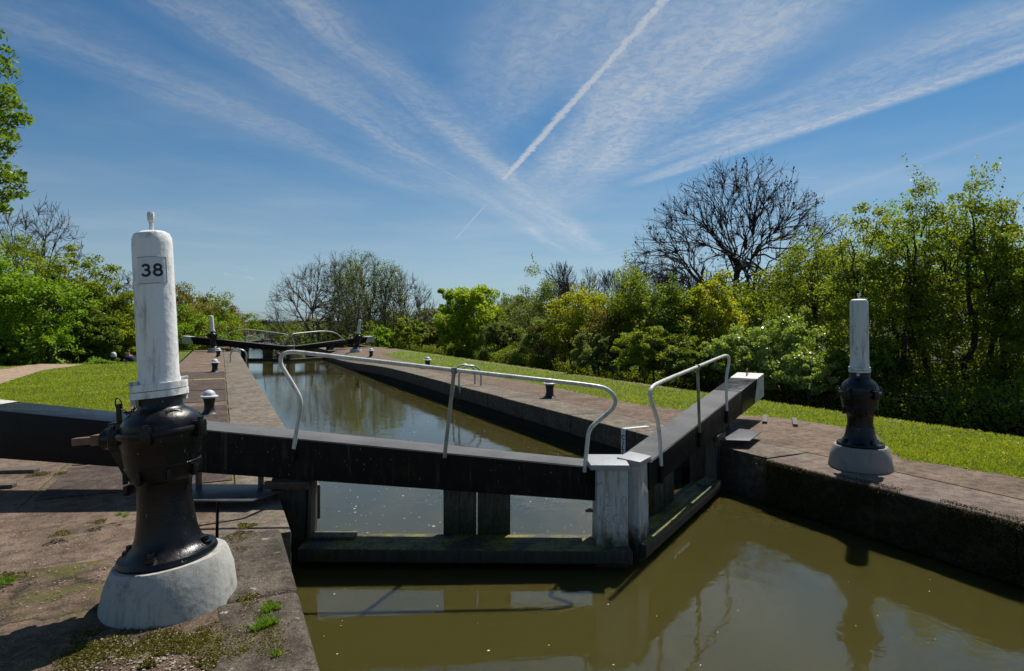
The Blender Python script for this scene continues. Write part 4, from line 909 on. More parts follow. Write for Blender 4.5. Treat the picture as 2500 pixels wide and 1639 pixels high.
def leafy(name, label, cat, pos, h, rx, ry, mat, K=90, per=150, leaf=.10, clump=.16, zlow=.15, bark='bark', trunks=1, tr=.12, seed=1, shell=.5, top=0.0, group=None, limbs=40, flat=.8, shape=1.0, droop=0, sprig=0):
    """crown fills an uneven ellipsoid from zlow*h up to h"""
    rs = np.random.RandomState(seed); rng = random.Random(seed); th = thing(name, label, cat, pos, group)
    zc = h*(1+zlow)/2; hz_2 = h*(1-zlow)/2; d = rs.normal(size=(K, 3)); d /= np.linalg.norm(d, axis=1)[:, None]
    lump = 1+.22*np.sin(d[:, 0]*5+seed)*np.cos(d[:, 1]*4+seed*2)+.12*np.sin(d[:, 2]*7+seed)
    rad = (rs.uniform(shell**3, 1, K)**(1/3.))*lump*(1-clump*.6)
    c = np.stack([d[:, 0]*rad*rx, d[:, 1]*rad*ry, zc+d[:, 2]*rad*hz_2], 1)
    k = (c[:, 2]-h*zlow)/(h*(1-zlow)+1e-6); c[:, 0] *= 1-top*np.clip(k, 0, 1); c[:, 1] *= 1-top*np.clip(k, 0, 1)
    c[:, 2] = np.minimum(c[:, 2], h-clump*.3*h*0); cr = clump*min(rx, hz_2, 1.6*ry)*rs.uniform(.6, 1.5, K)
    pts = [clump_points(c[i], cr[i], int(per*rs.uniform(.6, 1.4)), rs, flat) for i in range(K)]
    if sprig:
        for _ in range(sprig):
            i = rs.randint(K); dd = c[i]-np.array([0, 0, zc*.7]); dd /= np.linalg.norm(dd); L = rs.uniform(.08, .2)*h; n = 26
            pts.append(c[i]+dd*(cr[i]*.6)+dd*L*rs.uniform(0, 1, (n, 1))+rs.normal(size=(n, 3))*leaf*.6)
    P_ = np.concatenate(pts); P_ = P_[P_[:, 2] > .02]
    mesh_np('crown', leaf_quads(P_, leaf, rs, .3, droop), 4, mat, th)
    segs = []; order = rs.permutation(K)[:limbs]
    forks = []
    for t in range(trunks):
        a = 2*math.pi*t/trunks+seed; b0_ = np.array([math.cos(a), math.sin(a), 0])*(.25*rx if trunks > 1 else 0); f = np.array([b0_[0]*1.6, b0_[1]*1.6, h*(.30 if trunks == 1 else .38)]); r = tr*(1 if trunks == 1 else .7)
        limb(segs, b0_+np.array([0, 0, -.1]), f, r, r*.7, rng, 5, .06); forks.append((f, r*.7))
        t2 = np.array([f[0]*1.2+rng.gauss(0, .05)*rx, f[1]*1.2, h*.82]); limb(segs, f, t2, r*.7, r*.15, rng, 6, .08)
    for i in order:
        f, r = min(forks, key=lambda q_: np.linalg.norm(q_[0]-c[i])); s = f+np.array([0, 0, (h*.35)*rs.uniform(0, 1)*(1 if c[i][2] > f[2] else 0)]); limb(segs, s, c[i], r*.42, r*.06, rng, 5, .16)
        for _ in range(2): limb(segs, c[i]*.75+s*.25, c[i]+rs.normal(size=3)*cr[i]*.7, r*.12, r*.03, rng, 3, .1)
    mesh_np('trunk', tubes_np(segs, 5), 4, bark, th); return th
def bare(name, label, pos, h, spread, seed=1, levels=5, bark='bark_dark', tr=.16, trunks=3, n_child=(5, 5, 5, 4), seeds=0, fork=.12, ang=.55, up=.25, group=None, leaf=None, minr=.006, cat='tree', tilt=0.0, wig=.10):
    rng = random.Random(seed); segs = []; tips = []; th = thing(name, label, cat, pos, group)
    def br(p, d, L, r, lev):
        n = 5 if lev < 2 else 4; prev = p; dd = d.copy(); nodes = []
        for i in range(n):
            dd = (dd+Vector((rng.gauss(0, wig), rng.gauss(0, wig), rng.gauss(0, wig)+up*.16))).normalized(); q_ = prev+dd*L/n; r1 = max(minr, r*(1-.62*(i+1)/n)); r0 = max(minr, r*(1-.62*i/n))
            segs.append((tuple(prev), tuple(q_), r0, r1)); nodes.append((q_, dd.copy(), r1)); prev = q_
        if lev >= levels-1: tips.append(prev); return
        nc = n_child[min(lev, len(n_child)-1)]
        for k in range(nc):
            t = .28+.72*(k+rng.random())/nc; i = min(n-1, int(t*n)); b_, bd, brd = nodes[i]; a = bd.orthogonal().normalized(); a.rotate(Matrix.Rotation(rng.uniform(0, 6.283), 3, bd)); an = rng.uniform(.6, 1.25)*ang
            nd = (bd*math.cos(an)+a*math.sin(an)).normalized(); br(b_, nd, L*rng.uniform(.52, .72)*(1.15-.35*t), max(minr, brd*.68), lev+1)
        br(prev, (dd+Vector((rng.gauss(0, .2), rng.gauss(0, .2), .1))).normalized(), L*.55, max(minr, segs[-1][3]*.9), lev+1)
    for t in range(trunks):
        a = 2*math.pi*(t+rng.uniform(-.2, .2))/trunks+seed; tl = spread*(rng.uniform(.6, 1.1) if trunks > 1 else 0); d = Vector((math.cos(a)*tl+tilt, math.sin(a)*tl, 1)).normalized()
        br(Vector((math.cos(a)*tr*.5, math.sin(a)*tr*.5, -.1)), d, h*.50, tr, 0)
    zs = max(s[1][2] for s in segs); k = h/zs
    A = tubes_np([(np.array(a)*k, np.array(b)*k, r0, r1) for a, b, r0, r1 in segs], 4 if tr < .2 else 5); mesh_np('trunk', A, 4, bark, th)
    rs = np.random.RandomState(seed); T_ = np.array([tuple(t) for t in tips])*k
    if seeds:
        sel = T_[rs.rand(len(T_)) < seeds]; pts = []
        for s in sel: n = rs.randint(5, 10); pts.append(s+rs.normal(size=(n, 3))*np.array([.045, .045, .11])+np.array([0, 0, -.08]))
        mesh_np('crown', leaf_quads(np.concatenate(pts), .10, rs, 0, 3), 4, 'seed', th)
    if leaf:
        m_, sz_, cnt, sd_ = leaf; pts = np.repeat(T_, cnt, 0)+rs.normal(size=(len(T_)*cnt, 3))*sd_; mesh_np('crown', leaf_quads(pts, sz_, rs, .3, 1.2), 4, m_, th)
    return th
def fan(name, label, pos, h, rx, seed=1, counts=(8, 44, 230, 800), base=.12, dip=-.15, bark='bark_dark', tr=.2, trunks=3, minr=.008, seeds=0, leaf=None, group=None, ry=None, squash=1.0):
    """crown of limbs that fork again and again out to an even dome"""
    rs = np.random.RandomState(seed); rng = random.Random(seed); th = thing(name, label, 'tree', pos, group); ry = ry or rx*.85; segs = []
    z0 = h*base; hh_ = h-z0; O = np.array([0, 0, z0])
    lv = [(np.array([.9*tr*math.cos(6.283*t/trunks+seed), .9*tr*math.sin(6.283*t/trunks+seed), z0]), np.array([.35*math.cos(6.283*t/trunks+seed), .35*math.sin(6.283*t/trunks+seed), 1.0])) for t in range(trunks)]
    for f, _ in lv: limb(segs, (f[0]*.6, f[1]*.6, -.1), f, tr, tr*.85, rng, 4, .04)
    fr = (.34, .60, .82, 1.0); rads = [tr*.60, tr*.33, tr*.16, tr*.08]
    def bez(s, d0, e, r0, r1, n):
        L = np.linalg.norm(e-s); c = s+d0/np.linalg.norm(d0)*L*.45; prev = s; pr = r0
        for i in range(1, n+1):
            t = i/n; p = s*(1-t)**2+c*2*t*(1-t)+e*t*t+(rs.normal(size=3)*L*.025 if i < n else 0); r = r0+(r1-r0)*t; segs.append((prev, p, pr, r)); last = p-prev; prev, pr = p, r
        return last/np.linalg.norm(last)
    tips = []
    for li, (n, f) in enumerate(zip(counts, fr)):
        d = rs.normal(size=(n*4, 3)); d /= np.linalg.norm(d, axis=1)[:, None]; d = d[d[:, 2] > dip+(.30, .12, .0, .0)[li]][:n]; m = len(d)
        j = rs.uniform(-.16, .03, (m, 1)) if li == 3 else rs.uniform(-.08, .08, (m, 1))
        lump = 1+.035*np.sin(d[:, :1]*7+seed)+.03*np.cos(d[:, 1:2]*9+seed*2)
        p = d*(f+j)*lump*np.array([rx, ry, hh_*squash]); p += O; p[:, 2] = np.maximum(p[:, 2], .3)
        par = np.array([q_[0] for q_ in lv]); pdir = np.array([q_[1] for q_ in lv]); r0 = rads[li]; nx = []
        for q_ in p:
            v_ = q_-par; dist = np.linalg.norm(v_, axis=1)+1e-6; cs = (v_*pdir).sum(1)/dist/np.linalg.norm(pdir, axis=1); k = int(np.argmin(dist*(1.6-.9*cs)))
            dn = bez(par[k], pdir[k]+(q_-par[k])/dist[k]*.35, q_, max(minr, r0), max(minr, r0*.55), 5 if li < 3 else 4); nx.append((q_, dn+np.array([0, 0, .12])))
        lv = nx
    tips = np.array([q_[0] for q_ in lv]); tdir = np.array([q_[1] for q_ in lv])
    for i in rs.randint(0, len(tips), len(tips)*2):      # short outer twigs that turn up
        L = .055*(rx+h)/2*rs.uniform(.5, 1.4); s_ = tips[i]-tdir[i]*L*rs.uniform(0, 1.6); dd = tdir[i]+rs.normal(size=3)*.55; dd /= np.linalg.norm(dd); bez(s_, tdir[i]+dd, s_+dd*L+np.array([0, 0, .25*L]), minr, minr*.7, 3)
    mesh_np('trunk', tubes_np([(np.array(a), np.array(b), max(minr, r0), max(minr*.7, r1)) for a, b, r0, r1 in segs], 4), 4, bark, th)
    if seeds:
        up_ = tips[tips[:, 2] > h*.35]; sel = up_[rs.rand(len(up_)) < seeds]; pts = [s+rs.normal(size=(rs.randint(5, 11), 3))*np.array([.05, .05, .11])+np.array([0, 0, -.06]) for s in sel]
        mesh_np('crown', leaf_quads(np.concatenate(pts), .10, rs, 0, 3), 4, 'seed', th)
    if leaf:
        m_, sz_, cnt, sd_ = leaf; pts = np.repeat(tips, cnt, 0)+rs.normal(size=(len(tips)*cnt, 3))*sd_; mesh_np('crown', leaf_quads(pts, sz_, rs, .3, 1.2), 4, m_, th)
    return th
def at(u, d, vtop, wpx, zb=None):
    p = PD(u, d); z = hz(p.x, p.y) if zb is None else zb; return (p.x, p.y, z), ZV(vtop, d)-z, wpx*d/F/2
# --- right bank, near trees
RT = [(2345, 15.0, 425, 330, 'leaf_hawthorn', 1, 'tall leafy tree with the highest ragged top at the right edge'), (2150, 15.5, 505, 300, 'leaf_hawthorn', 2, 'leafy tree behind the right winding post with several dark stems'),
      (2540, 13.4, 520, 300, 'leaf_hawthorn', 3, 'leafy tree cut off by the right edge of the picture'), (2245, 20.0, 500, 330, 'leaf_bright', 4, 'bright leafy tree filling the gap behind the two tallest on the right'),
      (2010, 20.0, 560, 270, 'leaf_hawthorn', 5, 'loose leafy tree overlapping the bare seed-hung tree'), (2440, 19.0, 560, 260, 'leaf_bright', 15, 'bright tree low behind the trees at the right edge')]
for u, d, vt, wp, mt, sd_, lb in RT:
    pos, h, rx = at(u, d, vt, wp); leafy('hawthorn_tree', lb, 'tree', pos, h, rx*1.22, rx*.95, mt, 250, 115, .078, .135, .05, 'bark_dark', 4, .115, sd_*7, .3, .15, 'leafy trees on the right bank', 70, .7, sprig=46)
# --- bare tree hung with seeds
pos, h, rx = at(1800, 29, 405, 570)
fan('ash_tree', 'broad leafless tree hung with dark seed bunches against the sky', pos, h, rx*1.04, 21, (14, 90, 460, 1900), .22, -.22, 'bark_dark', .17, 5, .0048, .30)
# --- bushes of the right hedge
HB = [(1905, 17.0, 770, 230, 'leaf_bramble', .10, 'pale bramble mound spilling down behind the white beam end'), (1990, 15.6, 850, 200, 'leaf_bramble', .09, 'bramble patch just left of the right winding post'),
      (1800, 17.4, 800, 220, 'leaf_bramble', .10, 'bramble mound above the near gate beam'), (1870, 23, 655, 230, 'leaf_hawthorn', .12, 'green bush below the crown of the seed-hung tree'),
      (1735, 20, 665, 190, 'leaf_yellow', .11, 'yellow green bush left of the bramble mounds'), (1650, 20, 690, 190, 'leaf_dark', .10, 'dark green bush in the middle of the right hedge'),
      (1560, 21.5, 650, 200, 'leaf_hawthorn', .11, 'tall green bush with yellow sprays above it'), (1505, 22, 730, 190, 'leaf_brown', .10, 'brownish twiggy bush in the right hedge'),
      (1415, 25, 690, 190, 'leaf_yellow', .11, 'bush with bright yellow leaf sprays left in the right hedge'), (1375, 26, 770, 160, 'leaf_brown', .10, 'low brown bush where the side channel widens'),
      (1600, 18.4, 790, 220, 'leaf_hawthorn', .10, 'low green bush at the water line of the right hedge'), (1700, 17.5, 830, 200, 'leaf_dark', .09, 'low dark bush at the water line behind the right handrail'),
      (1470, 20.4, 810, 180, 'leaf_willow', .10, 'low grey green bush at the water line'), (1330, 34, 655, 180, 'leaf_willow', .12, 'grey green willow rising above the right hedge'),
      (1290, 40, 720, 170, 'leaf_willow', .14, 'soft willow right of the round lime green tree'), (1240, 46, 715, 180, 'leaf_willow', .14, 'willow standing behind the round lime green tree'),
      (1350, 30, 760, 170, 'leaf_willow', .12, 'willow bush hanging over the side channel'), (2110, 15.6, 820, 260, 'leaf_dark', .09, 'dark undergrowth bush behind the right winding post'),
      (2290, 16.8, 850, 260, 'leaf_dark', .09, 'dark undergrowth bush between the stems on the right'), (2470, 15, 860, 260, 'leaf_hawthorn', .09, 'low undergrowth bush at the right edge'), (1225, 37, 780, 120, 'leaf_willow', .12, 'willow bush close to the right side of the round tree')]
for i, (u, d, vt, wp, mt, lf, lb) in enumerate(HB):
    pos, h, rx = at(u, d, vt, wp*1.12); leafy('bush', lb, 'bush', pos, h, rx, rx*.75, mt, 120, 150, lf*.85, .20, .0 if d < 36 else .05, 'bark', 3, .05, 40+i, .35, .12, 'bushes of the hedge on the right bank', 30, .7, sprig=18 if 'leaf_bramble' != mt else 6)
for u, d, vt, wp, s_, lb in ((1405, 27, 632, 60, 31, 'thin upright leafless sapling above the right hedge'), (1500, 34, 655, 110, 32, 'pale twiggy leafless tree behind the right hedge'), (1575, 30, 625, 120, 33, 'leafless tree left of the seed-hung tree'), (1650, 22, 640, 90, 34, 'slender leafless sapling in front of the seed-hung tree')):
    pos, h, rx = at(u, d, vt, wp); bare('sapling', lb, pos, h, .2, s_, 5, 'bark', .06, 2, (5, 4, 4, 3), 0, ang=.42, up=.5, minr=.006, group='leafless trees in the right hedge')
# yellow sprays in front of the hedge
# --- middle group
pos, h, rx = at(1143, 40, 700, 175); leafy('round_tree', 'round lime green tree in full leaf beside the side channel', 'tree', pos, h, rx*1.05, rx, 'leaf_lime', 150, 170, .17, .19, .03, 'bark', 1, .16, 77, .72, .0, None, 40)
MG = [(1010, 41, 775, 130, 'leaf_hawthorn', 'low green bush left of the round lime green tree'), (950, 43, 800, 130, 'leaf_bright', 'low bright bush behind the second right bollard'), (1075, 42, 800, 90, 'leaf_brown', 'small brown bush at the foot of the round tree'),
      (900, 50, 785, 130, 'leaf_hawthorn', 'green bush behind the white end of the far beam'), (830, 56, 790, 120, 'leaf_bright', 'bright green bush behind the leaning far post'), (745, 62, 792, 130, 'leaf_hawthorn', 'green bush under the left bare tree of the middle group'), (700, 85, 785, 90, 'leaf_dark', 'dark bush at the left foot of the middle group')]
for i, (u, d, vt, wp, mt, lb) in enumerate(MG):
    pos, h, rx = at(u, d, vt, wp*1.1); leafy('bush', lb, 'bush', pos, h, rx, rx*.8, mt, 60, 100, .13+.001*d, .24, 0, 'bark', 3, .05, 140+i, .3, .1, 'bushes round the middle trees', 20, sprig=12)
for u, d, vt, wp, s_, sp, lb in ((775, 56, 640, 200, 51, .65, 'leafless spreading tree at the left of the middle group with ivy on its stem'), (985, 55, 668, 150, 53, .5, 'leafless tree at the right of the middle group'), (835, 60, 628, 120, 54, .35, 'leafless tree in the centre of the middle group')):
    pos, h, rx = at(u, d, vt, wp); fan('bare_tree', lb, pos, h*1.02, rx*1.3, s_, (12, 75, 380, 1400), .20, -.25, 'bark_pale', .17, 3, .0075, group='trees of the middle group')
for u, d, vt, wp, s_, lb in ((895, 53, 618, 110, 61, 'tallest willow in thin new leaf, centre of the middle group'), (945, 54, 640, 100, 62, 'thin leaved willow right of the tallest one'), (855, 55, 622, 90, 63, 'thin leaved willow left of the tallest one')):
    pos, h, rx = at(u, d, vt, wp); fan('willow_tree', lb, pos, h, rx*1.2, s_, (8, 50, 240, 800), .2, -.25, 'bark_pale', .14, 3, .008, group='trees of the middle group', leaf=('leaf_willow', .13, 9, .22))
# ivy column
pos, h, rx = at(805, 55.5, 738, 26); leafy('ivy_column', 'dark ivy covered stem in the middle group', 'plant', pos, h, rx, rx, 'leaf_ivy', 26, 100, .14, .7, .0, 'bark_dark', 1, .12, 91, .1, .2, None, 4)
# --- left side
LB = [(60, 30, 572, 330, 'leaf_hawthorn', 'large dark green bush forming the top of the left hedge'), (200, 31, 622, 200, 'leaf_hawthorn', 'tall green bush right of the bright hawthorn'), (265, 32, 690, 160, 'leaf_hawthorn', 'green bush sloping down towards the large white post'),
      (330, 33.5, 742, 130, 'leaf_bright', 'lowest green bush of the left hedge, just left of the large white post'), (95, 25.5, 640, 235, 'leaf_bright', 'bright green hawthorn in full leaf at the left edge'), (-40, 26, 600, 240, 'leaf_bright', 'bright green bush cut off by the left edge'), (215, 27.5, 745, 130, 'leaf_dark', 'dark low bush beside the bright hawthorn'),
      (20, 24, 815, 110, 'leaf_nettle', 'low pale green bush at the foot of the bright hawthorn'), (300, 30, 800, 90, 'leaf_yellow', 'small yellowish bush behind the seated man')]
for i, (u, d, vt, wp, mt, lb) in enumerate(LB):
    pos, h, rx = at(u, d, vt, wp*1.08); leafy('bush', lb, 'bush', pos, h, rx, rx*.8, mt, 140, 130, .14, .17, .02, 'bark_dark', 2, .10, 240+i, .5, .05, 'bushes of the left hedge', 30, .6, sprig=10)
for u, d, vt, wp, s_, lb in ((120, 37, 492, 190, 71, 'leafless tree reaching above the left hedge, its twigs against the sky'), (30, 38, 500, 190, 74, 'leafless tree behind the hanging maple leaves'), (285, 42, 652, 100, 72, 'leafless tree showing between the hedge and the large white post'), (330, 46, 662, 90, 73, 'leafless tree immediately left of the large white post')):
    pos, h, rx = at(u, d, vt, wp); fan('bare_tree', lb, pos, h, rx, s_, (8, 40, 150, 420), .3, 0, 'bark', .12, 2, .009, group='leafless trees behind the left hedge')
LH = [(450, 44, 728, 120, 'leaf_brown', 'brownish bush right behind the large white post'), (500, 50, 738, 110, 'leaf_hawthorn', 'green bush behind the far towpath winding post'), (540, 66, 762, 80, 'leaf_brown', 'twiggy brown bush ending the left hedge'), (520, 56, 775, 90, 'leaf_bright', 'bright green bush low behind the far towpath post'),
      (475, 46, 770, 110, 'leaf_bright', 'bright green bush above the left end of the far beam'), (400, 42, 745, 130, 'leaf_bright', 'green bush mostly hidden by the large white post')]
for i, (u, d, vt, wp, mt, lb) in enumerate(LH):
    pos, h, rx = at(u, d, vt, wp*1.1, hz(-5, 45) if d > 42 else None); leafy('bush', lb, 'bush', pos, h*1.22, rx*1.35, rx*1.2, mt, 150, 130, .15, .19, 0, 'bark', 2, .07, 340+i, .4, .1, 'bushes along the towpath beyond the large post', 20, .7, sprig=10)
# distant trees (copies of three kinds)
kinds = [leafy('distant_tree', 'x', 'tree', (0, 0, 0), 8, 5, 5, mt, 60, 70, .42, .24, .0, 'bark', 1, .2, 500+i, .5, .1, 'distant trees beyond the flight', 8) for i, mt in enumerate(('leaf_hawthorn', 'leaf_dark', 'leaf_bright'))]
kb = bare('distant_tree', 'x', (0, 0, 0), 8, .5, 520, 5, 'bark', .2, 3, (5, 4, 4, 3), 0, minr=.03, group='distant trees beyond the flight')
FT = [(597, 170, 762, 1.0, 0, 'distant rounded green tree standing in the gap above the far locks'), (575, 120, 775, .6, 3, 'distant twiggy tree at the end of the left hedge'), (560, 100, 782, .6, 1, 'distant dark bush at the end of the left hedge'),
      (628, 260, 779, .8, 3, 'small distant leafless tree right of the rounded green one'), (650, 240, 777, .9, 3, 'distant leafless tree in front of the faint hill'), (640, 200, 786, .7, 2, 'distant bright hedge in the gap'), (668, 180, 787, .7, 2, 'distant bright bush left of the middle group'),
      (690, 150, 779, .9, 1, 'distant dark tree touching the middle group'), (615, 230, 787, .9, 1, 'distant dark hedge below the faint hill'), (585, 210, 786, .8, 0, 'distant green hedge left in the gap'), (675, 300, 783, 1, 1, 'farthest dark tree in the gap'), (710, 130, 780, 1, 0, 'distant green tree behind the left bare tree'),
      (1190, 70, 722, 1, 0, 'green tree far behind the round lime green tree'), (1080, 75, 735, 1, 1, 'dark tree far behind the round lime green tree'), (1300, 60, 725, 1, 1, 'dark tree far behind the willows'), (1450, 50, 700, 1, 1, 'dark tree behind the right hedge'), (1000, 80, 755, 1, 0, 'green tree behind the middle group'),
      (1600, 40, 690, 1, 1, 'dark tree behind the yellow sprays'), (1700, 36, 690, 1, 1, 'dark tree in the dip left of the seed-hung tree'), (1930, 32, 640, 1, 1, 'dark tree right of the stem of the seed-hung tree'), (920, 85, 770, 1, 1, 'dark tree low behind the middle willows'), (800, 90, 775, 1, 0, 'green tree low behind the ivy column')]
used = set()
for u, d, vt, k, kd, lb in FT:
    if u < 700 and d >= 150: d = 340+(d-150)*.8; vt += 1
    src = kb if kd == 3 else kinds[kd]; o = src if kd not in used else copy_tree(src); used.add(kd)
    pos, h, rx = at(u, d, vt, 60); o.location = pos; s_ = h/8; o.scale = (s_*1.25*k, s_*1.25*k, s_); o.rotation_euler = (0, 0, u); o['label'] = lb
# hanging maple at upper left
def maple():
    d0 = 13.0; pos = PD(-330, d0); th = thing('maple_tree', 'near maple whose leafy branch ends hang in at the upper left edge', 'tree', (pos.x, pos.y, -.02)); rs = np.random.RandomState(3); rng = random.Random(3); segs = []; O = np.array([pos.x, pos.y, 0])
    limb(segs, (0, 0, -.1), (.1, .1, 3.2), .26, .2, rng, 6, .03); limb(segs, (.1, .1, 3.2), (0, 0, 8.5), .2, .05, rng, 6, .05)
    pts = []
    sprays = [(-10, 78, 26), (8, 130, 30), (14, 165, 34), (-4, 215, 40), (22, 232, 38), (34, 250, 26), (8, 262, 34), (50, 287, 26), (24, 290, 30), (-8, 300, 40), (68, 284, 12), (4, 330, 38), (26, 342, 26), (14, 365, 26), (-14, 390, 30), (30, 420, 30), (8, 440, 34), (48, 424, 18), (16, 470, 34), (44, 470, 22), (-6, 500, 30), (10, 512, 18), (55, 445, 16)]
    sprays += [(-40-rng.random()*420, rng.uniform(-500, 540), 55) for _ in range(90)]
    for u, v, r in sprays:
        dd = d0+rng.uniform(-.5, .5)*(1 if u > -40 else 4); c = np.array(PV(u, v, dd))-O; rm = r*dd/F
        n = int(60*(r/30)**2)+14; pts.append(clump_points(c, rm, n, rs, .75)); s = np.array([0, 0, max(2.8, min(8, c[2]-.4-rng.random()))]); limb(segs, s, c, .035, .006, rng, 6, .1)
        for _ in range(4): limb(segs, c*.9+s*.1, c+rs.normal(size=3)*rm*.6, .010, .003, rng, 3, .1)
    mesh_np('crown', leaf_quads(np.concatenate(pts), .115, rs, .6, .4), 4, 'leaf_maple', th); mesh_np('trunk', tubes_np(segs, 6), 4, 'bark', th)
maple()
# undergrowth, stuff
def scatter_stuff(name, label, pts, size, mat, cat, seed=1, up=.3):
    rs = np.random.RandomState(seed); o = mesh_np(name, leaf_quads(pts, size, rs, up), 4, mat); props(o, label, cat, None, 'stuff'); return o
rs = np.random.RandomState(11); n = 26000
uu = rs.uniform(-150, 335, n); dd = rs.uniform(24.5, 30, n); hh = .45*np.abs(np.sin(uu*.02)+.4*np.sin(uu*.07+dd))*rs.uniform(0, 1, n)+.05
hh *= np.clip((dd-24.5)/2.0, .25, 1); hh *= np.clip((335-uu)/60, .15, 1)
pp = np.array([PD(a, b) for a, b in zip(uu, dd)]); pp[:, 2] = np.array([hz(p[0], p[1]) for p in pp])+hh; scatter_stuff('undergrowth', 'nettles and low plants along the foot of the left hedge', pp, .13, 'leaf_nettle', 'undergrowth', 12, .8)
n = 130000; xx = CH1-.45+4*rs.uniform(0, 1, n)**1.5; yy = -2+60*rs.uniform(0, 1, n)**1.4; keep = rs.rand(n) < np.clip((yy+2)/8, .3, 1); xx, yy = xx[keep], yy[keep]; n = len(xx)
zz = -.55*(xx < CH1+.1)*rs.uniform(0, 1, n)-.1+1.0*rs.uniform(0, 1, n)*(.5+.5*np.sin(yy*1.3)*np.cos(yy*.7+xx))*np.clip((xx-CH1+.5)/1.2, .25, 1); scatter_stuff('undergrowth', 'ivy and bramble growing under the trees on the right bank', np.stack([xx, yy, zz], 1), .085, 'leaf_hawthorn', 'undergrowth', 13, .4)
# fallen pale twigs on the right bank floor
segs = []; rng = random.Random(9)
for i in range(160):
    x, y = rng.uniform(CH1+.3, CH1+3.5), rng.uniform(-2, 22); a = rng.uniform(0, 6.3); L = rng.uniform(.5, 1.8); limb(segs, (x, y, rng.uniform(-.2, .5)), (x+L*math.cos(a), y+L*math.sin(a), rng.uniform(-.2, .9)), .012, .005, rng, 4, .15)
props(mesh_np('dead_twigs', tubes_np(segs, 4), 4, 'bark_pale'), 'pale fallen twigs among the stems on the right bank', 'twigs', None, 'stuff')
# --- mown grass blades
def blades(name, label, pts, h, seed, mat='blade', wdt=.006):
    rs = np.random.RandomState(seed); n = len(pts); a = rs.uniform(0, 2*np.pi, n); hh = h*rs.uniform(.4, 1.2, n); w_ = wdt*rs.uniform(.7, 1.5, n)*np.maximum(1, pts[:, 3]/9)
    P_ = pts[:, :3]; dx = np.stack([np.cos(a)*w_, np.sin(a)*w_, np.zeros(n)], 1); tip = P_+np.stack([rs.normal(size=n)*hh*.6, rs.normal(size=n)*hh*.6, hh], 1); V = np.stack([P_-dx, P_+dx, tip], 1).reshape(-1, 3)
    o = mesh_np(name, V, 3, mat); props(o, label, 'grass', None, 'stuff')
def lawn_pts(n, test, vrange, urange, seed, path=False):
    rs = np.random.RandomState(seed); out = []
    u = rs.uniform(urange[0], urange[1], n); v = rs.uniform(vrange[0], vrange[1], n)
    d = H*F/(v-HV); x = (u-1250)*d/F; X = x*math.cos(TH)+d*math.sin(TH); Y = -x*math.sin(TH)+d*math.cos(TH)
    k = test(X, Y)
    if path: k &= ~((u < 208) & (v > np.interp(u, [-60, 0, 97, 208], [906, 904, 888.5, 889.5])) & (v < np.interp(u, [-60, 0, 102, 208], [950, 938, 905, 890.5])))
    return np.stack([X[k], Y[k], np.zeros(k.sum())-.006, d[k]], 1)
def edgeR(Y):
    return np.interp(Y, [-4, 3, 4.4, 5.1, 5.7, 7.2, 8.2, 10, 15, 18, 26, 31, 33.4], [8.3, 7.85, 7.45, 8.2, 8.95, 8.85, 8.0, 7.6, 7.75, 7.45, 7.3, 7.6, 8.9])
wob = lambda Y: .05*np.sin(Y*5)+.04*np.sin(Y*13)
pR_ = lawn_pts(330000, lambda X, Y: (X > edgeR(Y)-.03+wob(Y)) & (X < CH0+.03) & (Y < 33), (860, 1190), (880, 2560), 21); blades('lawn_grass', 'short mown grass of the right lawn', pR_, .032, 22)
pL_ = lawn_pts(200000, lambda X, Y: (X < -1.60+wob(Y)) & (Y > np.interp(X, [-9, -5.2, -3.6, -2.5, -1.85, -1.63], [9.6, 9.7, 10.0, 10.9, 12.2, 13.4])) & (Y < 29), (868, 1110), (-60, 480), 23, True); blades('lawn_grass', 'short mown grass of the towpath lawn', pL_, .036, 24)
m_simple('petal', (.6, .45, .02), (.7, .55, .03), 5, .7, 0)
rs = np.random.RandomState(51); fl = []
while len(fl) < 90:
    p = G(rs.uniform(1150, 2500), rs.uniform(885, 1150))
    if edgeR(p.y)+.1 < p.x < CH0-.1: fl.append((p.x, p.y, .035+.01*rs.rand()))
fl = np.repeat(np.array(fl), 6, 0)+rs.normal(size=(540, 3))*.006; props(mesh_np('lawn_flowers', leaf_quads(fl, .022, rs, .9), 4, 'petal'), 'scattered tiny yellow dandelions in the right lawn', 'flowers', None, 'stuff')
# --- moss, tufts, pebbles near the big post
def blob(cx, cy, r, n, rs, z=.05): a = rs.uniform(0, 6.283, n); q_ = r*np.sqrt(rs.uniform(0, 1, n))*(1+.3*np.sin(3*a+cx*9)); return np.stack([cx+q_*np.cos(a), cy+q_*np.sin(a), np.full(n, z)+rs.uniform(0, .008, n)], 1)
rs = np.random.RandomState(31); mp_ = []
for u, v, r, n in ((585, 1330, .10, 1600), (600, 1300, .07, 900), (560, 1420, .05, 600), (605, 1480, .06, 500), (660, 1500, .05, 400), (590, 1360, .06, 600), (10, 1430, .10, 900), (150, 1320, .07, 500), (240, 1290, .06, 400), (480, 1590, .16, 900), (330, 1600, .2, 900), (600, 1570, .1, 700), (200, 1630, .15, 500), (95, 1160, .10, 700), (150, 1158, .06, 300)):
    p = G(u, v); mp_.append(blob(p.x, p.y, r, n, rs, .048 if v > 1250 else .008))
for i in range(64):
    t = rs.rand(); u, v = ((560+110*t+rs.normal()*8, 1390+210*t) if i % 3 == 0 else (170+520*t, 1618-60*t*(1-t)+rs.normal()*16))
    p = G(u, v); mp_.append(blob(p.x, p.y, rs.uniform(.03, .09), 380, rs, .046)) if (p.x-g0.x)**2+(p.y-g0.y)**2 > .19 and p.x < XL0-.05 else None
scatter_stuff('moss', 'yellow green moss in the cracks round the large white post', np.concatenate(mp_), .013, 'moss_leaf', 'moss', 32, .8)
tp = []
